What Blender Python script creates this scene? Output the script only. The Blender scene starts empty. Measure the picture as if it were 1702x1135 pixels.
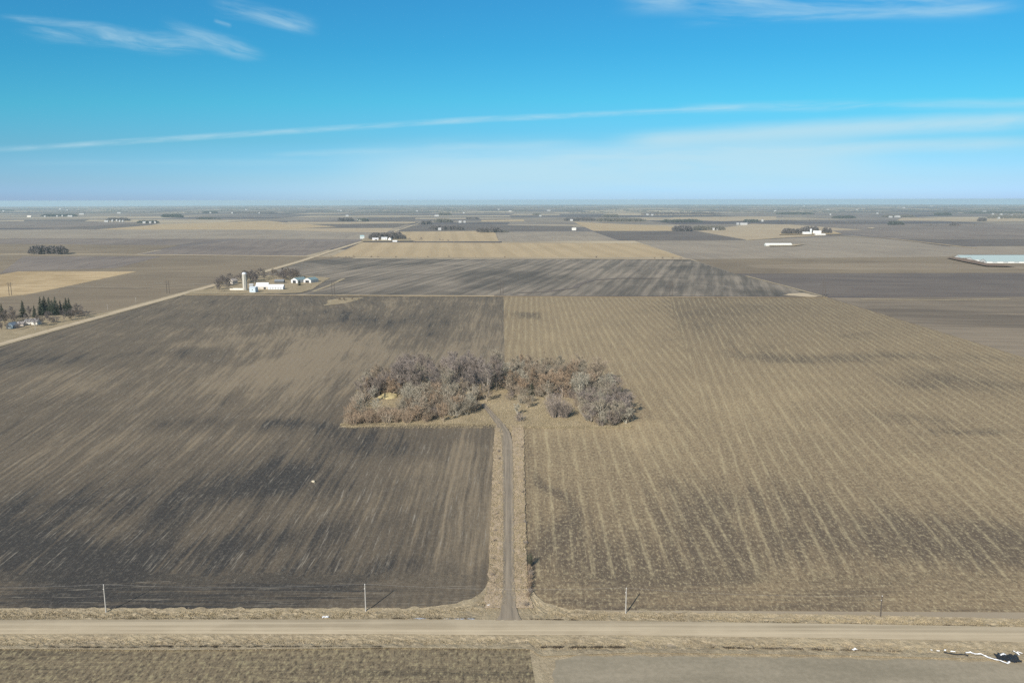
import bpy, bmesh, math, random
from mathutils import Matrix, Vector, noise as mnoise
C = bpy.context.scene.collection
R = math.radians
rnd = random.Random(11)
# ------------------------------------------------------------------ camera
HC = 118.0; FPX = 1324.0; RE = 7.4e6
PITCH = 10.06; YAW = 0.30; ROLL = -0.12
cam_rot = Matrix.Rotation(R(YAW), 3, 'Z') @ Matrix.Rotation(R(90 - PITCH), 3, 'X') @ Matrix.Rotation(R(ROLL), 3, 'Z')
cd = bpy.data.cameras.new('camera'); cam = bpy.data.objects.new('camera', cd); C.objects.link(cam)
cd.sensor_width = 36; cd.lens = 36 * FPX / 1702; cd.clip_start = 1; cd.clip_end = 120000
cam.matrix_world = Matrix.Translation((0, 0, HC)) @ cam_rot.to_4x4()
bpy.context.scene.camera = cam
def zc(x, y): return -(x * x + y * y) / (2 * RE)
def ray(px, py): return cam_rot @ Vector(((px - 851) / FPX, -(py - 567.5) / FPX, -1))
def G(px, py, lift=0.0):
    """the point of the (curved) plain seen at a pixel of the photograph"""
    d = ray(px, py); k = (d.x**2 + d.y**2) / (2 * RE)
    # HC + t dz = -t^2 k
    disc = d.z**2 - 4 * k * HC
    t = (-d.z - math.sqrt(max(disc, 0))) / (2 * k)
    x, y = d.x * t, d.y * t
    return Vector((x, y, zc(x, y) + lift))
def mpp(px, py):
    g = G(px, py); return g.y / FPX      # metres per photo pixel there

# ------------------------------------------------------------------ object helpers
def link(name, data, parent=None):
    o = bpy.data.objects.new(name, data); C.objects.link(o); o.parent = parent; return o
def tag(o, label=None, cat=None, group=None, kind=None):
    if label: o['label'] = label
    if cat: o['category'] = cat
    if group: o['group'] = group
    if kind: o['kind'] = kind
    return o
def empty(name, loc, label, cat, group=None, rz=0.0):
    o = link(name, None); o.location = loc; o.rotation_euler.z = rz
    return tag(o, label, cat, group)
def mesh(name, verts, faces, mat=None):
    m = bpy.data.meshes.new(name); m.from_pydata([tuple(v) for v in verts], [], faces); m.update()
    if mat: m.materials.append(mat)
    return m
class MB:
    def __init__(s): s.v = []; s.f = []
    def add(s, vs, fs):
        b = len(s.v); s.v += [tuple(v) for v in vs]; s.f += [tuple(i + b for i in f) for f in fs]
    def box(s, x0, x1, y0, y1, z0, z1):
        s.add([(x0,y0,z0),(x1,y0,z0),(x1,y1,z0),(x0,y1,z0),(x0,y0,z1),(x1,y0,z1),(x1,y1,z1),(x0,y1,z1)],
              [(0,3,2,1),(4,5,6,7),(0,1,5,4),(1,2,6,5),(2,3,7,6),(3,0,4,7)])
    def tube(s, pts, rads, n=5, cap=True):
        rings = []
        for i, p in enumerate(pts):
            p = Vector(p)
            d = (Vector(pts[min(i+1, len(pts)-1)]) - Vector(pts[max(i-1, 0)])).normalized()
            a = d.cross(Vector((0, 0, 1))) if abs(d.z) < .9 else d.cross(Vector((1, 0, 0)))
            a.normalize(); b = d.cross(a)
            rings.append([p + (a * math.cos(2*math.pi*k/n) + b * math.sin(2*math.pi*k/n)) * rads[i] for k in range(n)])
        vs = [v for r in rings for v in r]; fs = []
        for i in range(len(pts) - 1):
            for k in range(n):
                fs.append((i*n+k, i*n+(k+1) % n, (i+1)*n+(k+1) % n, (i+1)*n+k))
        if cap: fs.append(tuple(range(n))[::-1]); fs.append(tuple((len(pts)-1)*n + k for k in range(n)))
        s.add(vs, fs)
    def blade(s, p, q, w, rr):
        d = (q - p); a = d.cross(Vector((rr.uniform(-1,1), rr.uniform(-1,1), rr.uniform(-1,1))))
        if a.length < 1e-6: a = Vector((1, 0, 0))
        a.normalize(); s.add([p - a*w/2, p + a*w/2, q], [(0, 1, 2)])
    def data(s, name, mat=None): return mesh(name, s.v, s.f, mat)
    def build(s, name, mat, parent=None): return link(name, s.data(name, mat), parent)

# ------------------------------------------------------------------ node helpers
class NT:
    def __init__(s, tree): s.t = tree; s.n = tree.nodes; s.l = tree.links
    def put(s, sock, v):
        if isinstance(v, X): s.l.new(v.s, sock)
        elif isinstance(v, bpy.types.NodeSocket): s.l.new(v, sock)
        elif isinstance(v, (tuple, list)) and sock.type == 'RGBA' and len(v) == 3: sock.default_value = (*v, 1)
        else: sock.default_value = v
    def m(s, op, a, b=0.0, c=0.0, clamp=False):
        n = s.n.new('ShaderNodeMath'); n.operation = op; n.use_clamp = clamp
        s.put(n.inputs[0], a); s.put(n.inputs[1], b); s.put(n.inputs[2], c); return X(s, n.outputs[0])
    def comb(s, x, y, z=0.0):
        n = s.n.new('ShaderNodeCombineXYZ')
        for i, v in enumerate((x, y, z)): s.put(n.inputs[i], v)
        return X(s, n.outputs[0])
    def sep(s, v):
        n = s.n.new('ShaderNodeSeparateXYZ'); s.put(n.inputs[0], v); return [X(s, o) for o in n.outputs]
    def noise(s, vec, scale=1.0, detail=2.0, rough=.5, dist=0.0, off=0.0):
        n = s.n.new('ShaderNodeTexNoise'); n.inputs['Scale'].default_value = scale
        if off:
            a = s.n.new('ShaderNodeVectorMath'); a.operation = 'ADD'; s.put(a.inputs[0], vec); a.inputs[1].default_value = (off, off*1.7, off*.3); vec = a.outputs[0]
        n.inputs['Detail'].default_value = detail; n.inputs['Roughness'].default_value = rough; n.inputs['Distortion'].default_value = dist
        s.put(n.inputs['Vector'], vec); return X(s, n.outputs['Fac'])
    def mix(s, f, a, b, mode='MIX'):
        n = s.n.new('ShaderNodeMix'); n.data_type = 'RGBA'; n.blend_type = mode; n.clamp_factor = True
        s.put(n.inputs[0], f); s.put(n.inputs[6], a); s.put(n.inputs[7], b); return X(s, n.outputs[2])
    def sm(s, v, a, b, lo=0.0, hi=1.0):
        n = s.n.new('ShaderNodeMapRange'); n.interpolation_type = 'SMOOTHSTEP'
        for i, q in enumerate((v, a, b, lo, hi)): s.put(n.inputs[i], q)
        return X(s, n.outputs[0])
    def pos(s):
        n = s.n.new('ShaderNodeNewGeometry'); return s.sep(n.outputs['Position'])
class X:
    def __init__(s, nt, sock): s.nt = nt; s.s = sock
    def __add__(a, b): return a.nt.m('ADD', a, b)
    __radd__ = __add__
    def __mul__(a, b): return a.nt.m('MULTIPLY', a, b)
    __rmul__ = __mul__
    def __sub__(a, b): return a.nt.m('SUBTRACT', a, b)
    def __rsub__(a, b): return a.nt.m('SUBTRACT', b, a)
    def __truediv__(a, b): return a.nt.m('DIVIDE', a, b)
def newmat(name, rough=.95, spec=.1):
    m = bpy.data.materials.new(name); m.use_nodes = True
    b = m.node_tree.nodes['Principled BSDF']; b.inputs['Roughness'].default_value = rough
    b.inputs['Specular IOR Level'].default_value = spec
    return m, NT(m.node_tree), b
def bump(nt, b, h, strength=.5, dist=.1):
    n = nt.n.new('ShaderNodeBump'); n.inputs['Strength'].default_value = strength; n.inputs['Distance'].default_value = dist
    nt.put(n.inputs['Height'], h); nt.l.new(n.outputs[0], b.inputs['Normal'])
def simple(name, col, rough=.7, var=.12, scale=1.5, metal=0.0):
    m, nt, b = newmat(name, rough, .3); x, y, z = nt.pos()
    n = nt.noise(nt.comb(x, y, z), scale, 3, .6)
    nt.put(b.inputs['Base Color'], nt.mix(n, tuple(c * (1 - var) for c in col), tuple(min(1, c * (1 + var)) for c in col)))
    b.inputs['Metallic'].default_value = metal
    return m

# ------------------------------------------------------------------ ground materials
def field_mat(name, dark, mid, light, k=0.0, x0=0, x1=1, y0=216., yh=236., stripe=0.0, period=7.6, streak=1.0, speck=1.0, resid=None, zone=None):
    """tilled soil: large patches from the painted 'tone', streaks along the rows, crop residue, clods"""
    m, nt, b = newmat(name); x, y, z = nt.pos()
    ramp = nt.sm(x, x0, x1)
    u0 = x - ramp * (k) * (y - y0)
    yj = y + (nt.noise(nt.comb(x * .12, y * .05), 1, 3, .6, off=41) - .5) * 14; head = nt.sm(yj, yh - 3, yh + 3, 1.0, 0.0)
    wig = nt.noise(nt.comb(x, y), .012, 2, .5)
    u = u0 + (wig - .5) * 4
    if zone:
        ub = x - .156 * y + (nt.noise(nt.comb(x * .02, y * .02), 1, 2, .5) - .5) * 3; zn = nt.m('GREATER_THAN', ub + (nt.noise(nt.comb(x * .9, y * .3), 1, 3, .7) - .5) * 6, zone)
        u = (ub * zn) + (x - .016 * y + (wig - .5) * 3) * (1 - zn)
    S = nt.m('MULTIPLY', 1 - head, 1.0)
    # along / across coordinates (in the headland the rows run with the road)
    ac = u * S + y * head; al = y * S + x * head
    att = nt.n.new('ShaderNodeAttribute'); att.attribute_name = 'tone'; tone = X(nt, att.outputs['Fac'])
    wv = nt.noise(nt.comb(x, y), .02, 3, .55, .6)
    wv2 = nt.noise(nt.comb(x, y), .0065, 3, .6, .8, off=31)
    s1 = nt.noise(nt.comb(ac * .16, al * .009), 1, 4, .62)
    s2 = nt.noise(nt.comb(ac * .7, al * .02), 1, 3, .65, off=9)
    s3 = nt.noise(nt.comb(ac * 1.9, al * .12), 1, 2, .6, off=5)
    sp = nt.noise(nt.comb(x, y * .5), .95, 3, .8); sp2 = nt.noise(nt.comb(x, y * .4), .32, 3, .7, off=4)
    t = tone + (wv - .5) * .5 + (wv2 - .5) * .7 + ((s1 - .5) * 1.0 + (s2 - .5) * .9 + (s3 - .5) * .4) * streak
    c = nt.mix(nt.sm(t, 0.0, .5), dark, mid)
    c = nt.mix(nt.sm(t, .5, 1.05), c, light)
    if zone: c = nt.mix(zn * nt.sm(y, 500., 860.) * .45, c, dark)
    # crop residue: broken pale lines left between the passes
    if stripe:
        ph = nt.m('FRACT', u / period)
        tri = nt.m('ABSOLUTE', ph - .5)
        lw = nt.noise(nt.comb(ac * .16, al * .004), 1, 2, .6, off=77); ln = nt.sm(tri, .03, lw * .40, 1.0, 0.0)
        brk = nt.sm(nt.noise(nt.comb(ac * .35, al * .03), 1, 3, .7, off=17), .36, .66)
        c = nt.mix(ln * brk * (1 - head) * stripe, c, resid or light)
        dk = nt.sm(tri, .26, .5)
        c = nt.mix(dk * (1 - head) * stripe * .35, c, tuple(q * .72 for q in dark))
    ph2 = nt.m('FRACT', u / 3.04); fine = nt.sm(nt.m('ABSOLUTE', ph2 - .5), .08, .42, 1.0, 0.0)
    c = nt.mix(fine * nt.sm(y, 330., 620., .30, .05) * nt.sm(wv, .3, .6) * streak, c, dark)
    st = nt.sm(nt.noise(nt.comb(ac * 1.1, al * .05), 1, 4, .72, off=3), .56, .72)
    c = nt.mix(st * .75 * streak, c, resid or light)
    c = nt.mix(nt.sm(sp2, .5, .68) * .16 * speck, c, resid or light); c = nt.mix(nt.sm(sp2, .34, .48, 1.0, 0.0) * .16 * speck, c, tuple(q * .8 for q in dark))
    c = nt.mix(nt.sm(sp, .52, .64) * .7 * speck, c, resid or light)
    c = nt.mix(nt.sm(sp, .37, .48, 1.0, 0.0) * .6 * speck, c, tuple(q * .62 for q in dark))
    nt.put(b.inputs['Base Color'], c)
    bump(nt, b, sp * .6 + s3 * .6, .55, .25)
    return m
def farm_mat(name, dark, light, ang=0.0, speck=.35, stretch=.06, contrast=1.0, line=None):
    """distant field: a colour, broad soil patches, faint rows at an angle"""
    m, nt, b = newmat(name); x, y, z = nt.pos(); a = R(ang)
    u = x * math.cos(a) + y * math.sin(a); v = y * math.cos(a) - x * math.sin(a)
    n1 = nt.noise(nt.comb(x, y), .0045, 5, .62, .8)
    n2 = nt.noise(nt.comb(u * .05, v * .05 * stretch), 1, 4, .65)
    n3 = nt.noise(nt.comb(u * .16, v * .16 * stretch), 1, 3, .6, off=7)
    n4 = nt.noise(nt.comb(x, y), .6, 4, .8)
    t = (n1 - .5) * 1.5 * contrast + (n2 - .5) * 1.2 * contrast + (n3 - .5) * .8 + (n4 - .5) * speck + .5
    c = nt.mix(nt.sm(t, .0, 1.0), dark, light)
    if line: 
        tri = nt.m('ABSOLUTE', nt.m('FRACT', u / line) - .5)
        c = nt.mix(nt.sm(tri, .1, .3, 1.0, 0.0) * .30, c, tuple(q*.8 for q in dark))
    nt.put(b.inputs['Base Color'], c); return m
def grass_mat(name, a, b_, c_, sc=1.0):
    m, nt, b = newmat(name); x, y, z = nt.pos(); v = nt.comb(x, y, z)
    n1 = nt.noise(v, .07 * sc, 4, .65, .5); n2 = nt.noise(v, .6 * sc, 4, .7); n3 = nt.noise(v, 2.4, 2, .7)
    c = nt.mix(nt.sm(n1, .36, .64), a, b_); c = nt.mix(nt.sm(n2, .45, .7), c, c_)
    c = nt.mix(nt.sm(n3, .3, .5, .45, 0.0), c, tuple(q * .55 for q in a))
    nt.put(b.inputs['Base Color'], c); bump(nt, b, n2 + n3 * .5, .6, .3); return m

M = {}
M['left'] = field_mat('dark_tilled_soil', (.054,.050,.046), (.140,.114,.083), (.262,.208,.140), -.17, -40, -330, streak=1.15, speck=.32, resid=(.30,.265,.21))
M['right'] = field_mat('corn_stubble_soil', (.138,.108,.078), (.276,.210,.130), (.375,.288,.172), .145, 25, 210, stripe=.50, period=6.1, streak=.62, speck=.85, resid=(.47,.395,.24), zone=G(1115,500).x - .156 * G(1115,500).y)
M['south'] = field_mat('disked_stubble', (.095,.080,.058), (.215,.170,.110), (.33,.265,.155), 0, 0, 1, y0=0, yh=900, streak=.9, speck=1.2, resid=(.34,.29,.17))
M['verge'] = grass_mat('dry_roadside_grass', (.29,.235,.155), (.37,.305,.20), (.45,.37,.25))
M['pad'] = grass_mat('dry_grove_grass', (.27,.215,.13), (.36,.29,.185), (.43,.35,.23))
M['drive_verge'] = grass_mat('dry_lane_grass', (.36,.28,.19), (.43,.335,.235), (.50,.40,.29), 1.6)
M['blade'] = grass_mat('grass_blades', (.28,.23,.15), (.36,.30,.19), (.44,.36,.24), .5)
M['grayfield'] = farm_mat('gray_seeded_soil', (.235,.205,.148), (.36,.31,.228), 90, 1.3, .25, .9)
# far field types
M['purple'] = farm_mat('far_purple_soil', (.165,.136,.118), (.26,.215,.175), 8)
M['dark'] = farm_mat('far_dark_soil', (.115,.097,.088), (.185,.155,.130), 85)
M['brown'] = farm_mat('far_brown_stubble', (.175,.138,.098), (.27,.215,.145), 85)
M['gray'] = farm_mat('far_gray_stubble', (.25,.21,.165), (.34,.285,.215), 4)
M['tan'] = farm_mat('far_tan_stubble', (.40,.305,.18), (.48,.37,.225), 5, contrast=.7, line=55)
M['pale'] = farm_mat('far_pale_stubble', (.36,.285,.19), (.45,.36,.24), 88, contrast=.8)
M['gold'] = farm_mat('far_dry_grass', (.34,.245,.13), (.54,.41,.24), 88, .5, .3, 1.3)
M['tanbrown'] = farm_mat('far_tan_brown', (.22,.175,.125), (.31,.25,.175), 85)
M['f1'] = farm_mat('diagonal_tilled_soil', (.105,.093,.078), (.31,.26,.20), -14, .3, .05, 1.25, line=17)
M['f11'] = farm_mat('right_brown_soil', (.14,.115,.09), (.29,.235,.17), 84, .4, .05, 1.1)

def ground_mat():
    m, nt, b = newmat('plain_soil'); x, y, z = nt.pos()
    wx = (nt.noise(nt.comb(x, y), .0006, 2, .5) - .5) * 500
    xx = x + wx * .3 + 37; yy = y + 61
    def cell(sx, sy, off):
        cx = nt.m('FLOOR', xx / sx); row = nt.m('FLOOR', yy / sy)
        w = nt.n.new('ShaderNodeTexWhiteNoise'); w.noise_dimensions = '3D'; nt.put(w.inputs['Vector'], nt.comb(cx, row, off)); return X(nt, w.outputs['Value'])
    sel = cell(1609, 1609, 3.3)
    big = cell(805, 402, 1.1); sm_ = cell(402, 805, 2.2)
    k = nt.mix(nt.m('GREATER_THAN', sel, .5), big, sm_)
    r = nt.n.new('ShaderNodeValToRGB'); nt.put(r.inputs[0], k); r.color_ramp.interpolation = 'CONSTANT'
    cols = [(0,(0.112,0.096,0.100)),(.14,(0.211,0.178,0.156)),(.3,(0.277,0.231,0.178)),(.45,(0.152,0.132,0.127)),(.56,(0.409,0.337,0.238)),(.7,(0.251,0.214,0.178)),(.82,(0.475,0.389,0.264)),(.93,(0.185,0.158,0.145))]
    e = r.color_ramp.elements; e[0].position = 0; e[0].color = (*cols[0][1], 1); e[1].position = cols[1][0]; e[1].color = (*cols[1][1], 1)
    for p, c in cols[2:]: q = e.new(p); q.color = (*c, 1)
    n1 = nt.noise(nt.comb(x, y), .0025, 5, .6, .7); n2 = nt.noise(nt.comb(x * .01, y * .1), 1, 3, .6)
    c = nt.mix(nt.sm(n1, .3, .7), nt.mix(1.0, X(nt, r.outputs[0]), (.72,.72,.74), 'MULTIPLY'), nt.mix(1.0, X(nt, r.outputs[0]), (1.15,1.15,1.12), 'MULTIPLY'))
    c = nt.mix(n2 * .35, c, (.20,.17,.14))
    nt.put(b.inputs['Base Color'], c); return m
M['ground'] = ground_mat()
def gravel_mat(name, ca, cb, worn):
    m, nt, b = newmat(name); x, y, z = nt.pos(); v = nt.comb(x, y)
    n1 = nt.noise(nt.comb(x * worn[0], y * worn[1]), 1, 4, .6); n2 = nt.noise(v, 2.5, 3, .7); n3 = nt.noise(v, .09, 3, .6)
    c = nt.mix(nt.sm(n1, .3, .7), ca, cb); c = nt.mix(n2 * .4, c, tuple(q * .8 for q in ca)); c = nt.mix(nt.sm(n3, .4, .7) * .35, c, cb)
    nt.put(b.inputs['Base Color'], c); bump(nt, b, n2, .3, .05); return m
M['road'] = gravel_mat('pale_gravel', (.365,.30,.205), (.56,.47,.33), (.012, .62))
M['lane'] = gravel_mat('lane_dirt', (.215,.18,.138), (.33,.275,.205), (1.1, .03))
M['farroad'] = gravel_mat('far_gravel', (.47,.38,.26), (.56,.46,.32), (.05, .05))

# ------------------------------------------------------------------ ground sheet
def ground():
    NS, vs, fs = 144, [(0, 0, 0)], []
    rad = [0]; r = 120.0
    while r < 46000: rad.append(r); r *= 1.09
    for r in rad[1:]:
        for k in range(NS):
            a = 2 * math.pi * k / NS; vs.append((r * math.cos(a), r * math.sin(a), -r * r / (2 * RE)))
    for k in range(NS): fs.append((0, 1 + k, 1 + (k + 1) % NS))
    for i in range(len(rad) - 2):
        for k in range(NS):
            a, b_ = 1 + i * NS + k, 1 + i * NS + (k + 1) % NS
            fs.append((a, a + NS, b_ + NS, b_))
    tag(link('ground', mesh('ground', vs, fs, M['ground'])), kind='structure')
ground()
LIFT = [.03]
def patch(name, px, mat, lift=None, jit=0.0):
    """flat piece of land whose corners stand where the photo shows them"""
    if lift is None: LIFT[0] += .012; lift = LIFT[0]
    vs = [G(*p, lift) for p in px]
    if jit:
        out = []
        for a, b_ in zip(vs, vs[1:] + vs[:1]):
            n = max(1, min(120, int((b_ - a).length / (jit * 1.6)))); nn = Vector((-(b_ - a).y, (b_ - a).x, 0)).normalized()
            for i in range(n):
                p = a.lerp(b_, i / n); p = p + nn * jit * (mnoise.noise(p * (.35 / jit)) + .6 * mnoise.noise(p * (1.1 / jit))); p.z = zc(p.x, p.y) + lift; out.append(p)
        vs = out
    bm = bmesh.new(); f = bm.faces.new([bm.verts.new(v) for v in vs])
    if f.normal.z < 0 or True: bm.normal_update()
    if f.normal.z < 0: f.normal_flip()
    bmesh.ops.triangulate(bm, faces=[f])
    m = bpy.data.meshes.new(name); bm.to_mesh(m); bm.free(); m.materials.append(mat)
    return tag(link(name, m), kind='structure')
# painted soil tone, ellipses on the ground: (px, py, rx px, ry px, amount)
def blobs_world(lst):
    out = []
    for px, py, rx, ry, am in lst:
        g = G(px, py); r = mpp(px, py) * rx; yy = abs(G(px, py - ry).y - G(px, py + ry).y) / 2
        out.append((g.x, g.y, r, yy, am))
    return out
def grid_field(name, TL, TR, BR, BL, nx, ny, mat, lift, blobs, base):
    W = blobs_world(blobs); vs = []; fs = []; tone = []
    for j in range(ny + 1):
        for i in range(nx + 1):
            s, t = i / nx, j / ny
            p = (BL * (1 - s) + BR * s) * (1 - t) + (TL * (1 - s) + TR * s) * t
            vs.append((p.x, p.y, zc(p.x, p.y) + lift))
            wx = mnoise.noise(Vector((p.x * .012, p.y * .012, 3))) * 26 + mnoise.noise(Vector((p.x * .04, p.y * .04, 8))) * 8
            wy = mnoise.noise(Vector((p.x * .012, p.y * .012, 9))) * 34 + mnoise.noise(Vector((p.x * .04, p.y * .04, 5))) * 9
            v = base
            for gx, gy, rx, ry, am in W:
                q = ((p.x + wx - gx) / rx) ** 2 + ((p.y + wy - gy) / ry) ** 2
                if q < 6: v += am * math.exp(-q * 1.1)
            tone.append(v)
    for j in range(ny):
        for i in range(nx):
            a = j * (nx + 1) + i; fs.append((a, a + 1, a + nx + 2, a + nx + 1))
    m = mesh(name, vs, fs, mat); at = m.attributes.new('tone', 'FLOAT', 'POINT'); at.data.foreach_set('value', tone)
    return tag(link(name, m), kind='structure')
def extend(a, b, y):  # line a->b extended to world y
    t = (y - a.y) / (b.y - a.y); return a + (b - a) * t
YS = G(845, 1013).y
TLL = G(300, 491); BLL = extend(TLL, G(0, 574), YS)
left_blobs = [(60,600,150,16,-.25),(330,588,130,9,-.22),(60,670,120,26,-.2),(640,535,150,13,-.42),(740,560,70,16,-.42),(560,520,90,10,-.25),(430,515,60,8,-.1),
 (335,700,70,16,-.32),(500,720,150,16,-.36),(600,745,110,16,-.3),(200,820,260,42,-.28),(450,800,120,24,-.36),(100,905,260,50,-.40),(320,905,200,30,-.3),(330,960,330,26,-.40),(60,985,200,20,-.3),(600,985,200,18,-.2),(500,900,120,30,-.22),
 (460,610,90,34,.30),(400,570,80,14,.22),(560,575,70,20,.2),(280,600,90,12,.12),(180,745,150,26,.14),(690,800,90,60,.22),(770,850,60,110,.24),(620,700,60,8,.12),(790,530,40,20,.14),(680,500,60,5,.12),(770,740,60,30,.2),
 (230,860,60,14,.12),(560,850,60,34,.12),(620,960,100,14,.14),(790,960,30,40,.15),(440,700,60,12,.1),(520,655,60,14,.18),(430,760,60,18,.12)]
grid_field('tilled_field', TLL, G(837, 492), G(846, 1013), BLL, 190, 190, M['left'], .02, [(a,b,c,d,e*1.15) for a,b,c,d,e in left_blobs] + [(600,560,330,60,.26),(780,560,60,60,.25),(300,640,260,40,.12),(640,610,120,60,.12),(740,900,110,80,.2)], .52)
TRR = G(1376, 494.5); BRR = extend(TRR, G(1702, 594), G(1600, 1023).y)
right_blobs = [(1200,930,420,60,-.28),(940,900,110,90,-.18),(1600,920,200,60,-.18),(1040,710,160,9,.3),(960,712,110,7,.25),(1150,700,200,50,.12),(880,523,30,7,-.5),(1180,525,100,26,-.28),(1300,510,90,12,-.15),(1440,556,50,6,-.3),(1300,590,120,10,-.32),(1480,590,140,16,-.3),(1600,640,120,20,-.3),(1440,690,110,16,-.2),(1560,700,110,20,-.25),(1640,728,100,10,-.5),(1560,745,60,10,-.2),
 (980,870,110,60,-.15),(1130,850,90,50,-.25),(1330,850,120,60,-.22),(1560,880,140,60,-.28),(1120,985,260,14,-.28),(1500,1005,200,12,-.15),(880,820,16,160,-.4),(1680,900,90,60,-.25),
 (960,560,90,40,.22),(1060,620,90,50,.18),(1250,650,110,40,.2),(1380,620,80,20,.14),(1100,740,120,40,.12),(920,760,60,50,.14),(1620,800,120,40,.2),(1300,960,140,16,.2),(940,950,60,40,.06),(1540,770,80,20,.16),(960,510,60,8,.12),(1560,560,60,14,.08),(1400,740,80,24,.10),(930,720,120,5,.10)]
grid_field('stubble_field', G(837, 492), TRR, BRR, G(846, 1013), 190, 190, M['right'], .02, right_blobs, .50)

# ------------------------------------------------------------------ far fields (photo corners)
far = [
 ('brown', [(0,424),(600,426),(300,490),(0,574),(-300,650),(-500,560)]),
 ('f11', [(1377,494.5),(1702,493),(1900,493),(2300,700),(1702,594)]),
 ('dark', [(1222,455),(1702,453),(1950,453),(1950,493),(1372,492.5)]),
 ('brown', [(1150,431),(1600,425),(1702,437),(1950,440),(1950,453),(1222,455)]),
 ('tanbrown', [(1240,441),(1500,436),(1702,443),(1702,447),(1420,449),(1260,446)]),
 ('gray', [(1066,403),(1240,399.5),(1420,392),(1604,411),(1640,420),(1570,427),(1145,431)]),
 ('pale', [(1200,415),(1440,405),(1560,413),(1500,424),(1180,427)]),
 ('f1', [(442,455),(505,434.5),(560,429.5),(1148,432),(1222,455),(1372,493),(560,490),(300,490),(330,485)]),
 ('tan', [(601,403),(1064,404.5),(1136,428),(549,427)]),
 ('tan', [(656,385.5),(822,384),(829,401.5),(604,401.5)]),
 ('gray', [(825,385.5),(985,385),(1028,400),(829,401.5)]),
 ('dark', [(986,385),(1150,384),(1240,399),(1033,400)]),
 ('tan', [(953,369),(1118,376.5),(1119,384),(986,384)]),
 ('dark', [(800,374),(949,376),(971,383.5),(818,385)]),
 ('pale', [(1160,384.5),(1250,372),(1310,373.5),(1440,382.5),(1380,386),(1372,392),(1242,399)]),
 ('purple', [(1372,383.5),(1440,382),(1300,372),(1800,374),(1850,386),(1850,397),(1480,397)]),
 ('pale', [(1610,381),(1800,383),(1800,386),(1640,385)]),
 ('dark', [(1486,397.5),(1850,398),(1850,409),(1570,409.5)]),
 ('gray', [(1576,410.5),(1850,409),(1850,424),(1600,423)]),
 ('purple', [(0,455),(38,426),(268,426.5),(192,446),(30,451)]),
 ('gold', [(0,457),(30,451.5),(227,451.5),(112,476),(45,490),(0,494),(-200,500),(-200,470)]),
 ('purple', [(225,423.5),(300,411),(390,399),(596,402),(508,425)]),
 ('brown', [(-200,405),(0,405),(300,408),(222,423),(-200,423)]),
 ('purple', [(-200,397),(0,397),(380,397),(290,408),(0,405.5),(-200,405.5)]),
 ('gray', [(-200,382),(0,382),(180,382),(440,382),(640,388),(605,398),(0,396.5),(-200,396.5)]),
 ('dark', [(95,380),(180,374),(265,371),(245,376),(155,381.5)]),
 ('tan', [(160,382),(262,373.5),(440,367),(560,377),(430,383)]),
 ('dark', [(385,379.5),(440,374),(680,372),(654,379)]),
 ('pale', [(440,383.5),(385,380),(655,379.5),(642,387)]),
 ('dark', [(665,380),(700,374),(800,374),(815,383),(660,384.5)]),
 ('purple', [(-200,368),(100,368),(260,370),(100,379),(-200,381)]),
 ('dark', [(610,362),(690,362),(690,368),(612,368)]),
 ('pale', [(480,369),(690,369),(690,371.5),(460,373)]),
 ('dark', [(40,366),(150,365),(140,368),(40,369)]),
 ('pale', [(1120,361),(1290,360),(1290,366),(1200,368),(1110,365)]),
 ('pale', [(1500,362),(1700,364),(1700,368),(1490,367)]),
 ('tan', [(800,366),(870,365),(872,368),(800,368.5)]),
]
for i_, (k, p) in enumerate(far):
    mx = max((G(*a) - G(*b_)).length for a in p for b_ in p)
    patch('field', p, M[k], .03 + .006 * i_ + mx * mx / (8 * RE) * 1.15)

def road(name, c, width, mat, lift=None):
    """a strip of constant real width along a photographed centre line"""
    P = []
    for (a, b_) in zip(c[:-1], c[1:]):
        A, B = G(*a), G(*b_); n = max(1, int((B - A).length / 60))
        P += [A.lerp(B, i / n) for i in range(n)]
    P.append(G(*c[-1])); vs, fs = [], []
    for i, p in enumerate(P):
        d = (P[min(i+1, len(P)-1)] - P[max(i-1, 0)]); n = Vector((-d.y, d.x, 0)).normalized()
        for s in (-1, 1):
            q = p + n * s * width / 2 * (1 + .06 * mnoise.noise(p * .03 + Vector((s * 9, 0, 0)))); vs.append((q.x, q.y, zc(q.x, q.y) + lift * .02 + .30 + (p.y / 3000) ** 2 * .5))
    for i in range(len(P) - 1): fs.append((2*i+1, 2*i, 2*i+2, 2*i+3))
    return tag(link(name, mesh(name, vs, fs, mat)), kind='structure')
# roads and grass strips in the distance
road('verge', [(-60,589),(0,572),(300,489.5),(351,475.5),(432,454),(501,434),(549,418),(601,402)], 17, M['verge'], .7)
road('road', [(-60,589),(0,572),(300,489.5),(351,475.5),(432,454),(501,434),(549,418),(601,402),(648,388),(697,371.5)], 8.5, M['farroad'], .8)
road('verge', [(-200,422),(114,422.5),(430,425.5),(530,427),(860,429),(1148,431.5)], 22, M['pale'], 1.3)
road('verge', [(300,490.5),(560,491.5),(837,493),(1120,494),(1376,495)], 5, M['gold'], .09)
road('track', [(520,485),(545,476),(572,463)], 6, M['verge'], .75)
road('track', [(110,477),(230,479),(350,472)], 6, M['gray'], .3)
road('verge', [(1240,459),(1310,477),(1372,494)], 5, M['verge'], .8)
road('verge', [(1430,498),(1560,499),(1680,497.5)], 7, M['verge'], .35)
road('verge', [(1240,399.6),(1364,391),(1480,397),(1623,413)], 12, M['tan'], 1.6)
road('waterway', [(860,487),(905,485.5),(956,479),(962,473),(985,466),(1030,463),(1100,463)], 9, M['dark'], .9)
road('waterway', [(420,371),(660,374),(690,371)], 14, M['pale'], 1.5)
patch('sand_patch', [(1302,491),(1312,488.5),(1335,487.5),(1352,491),(1366,493.5),(1340,494)], M['farroad'], .45, 3)
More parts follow.
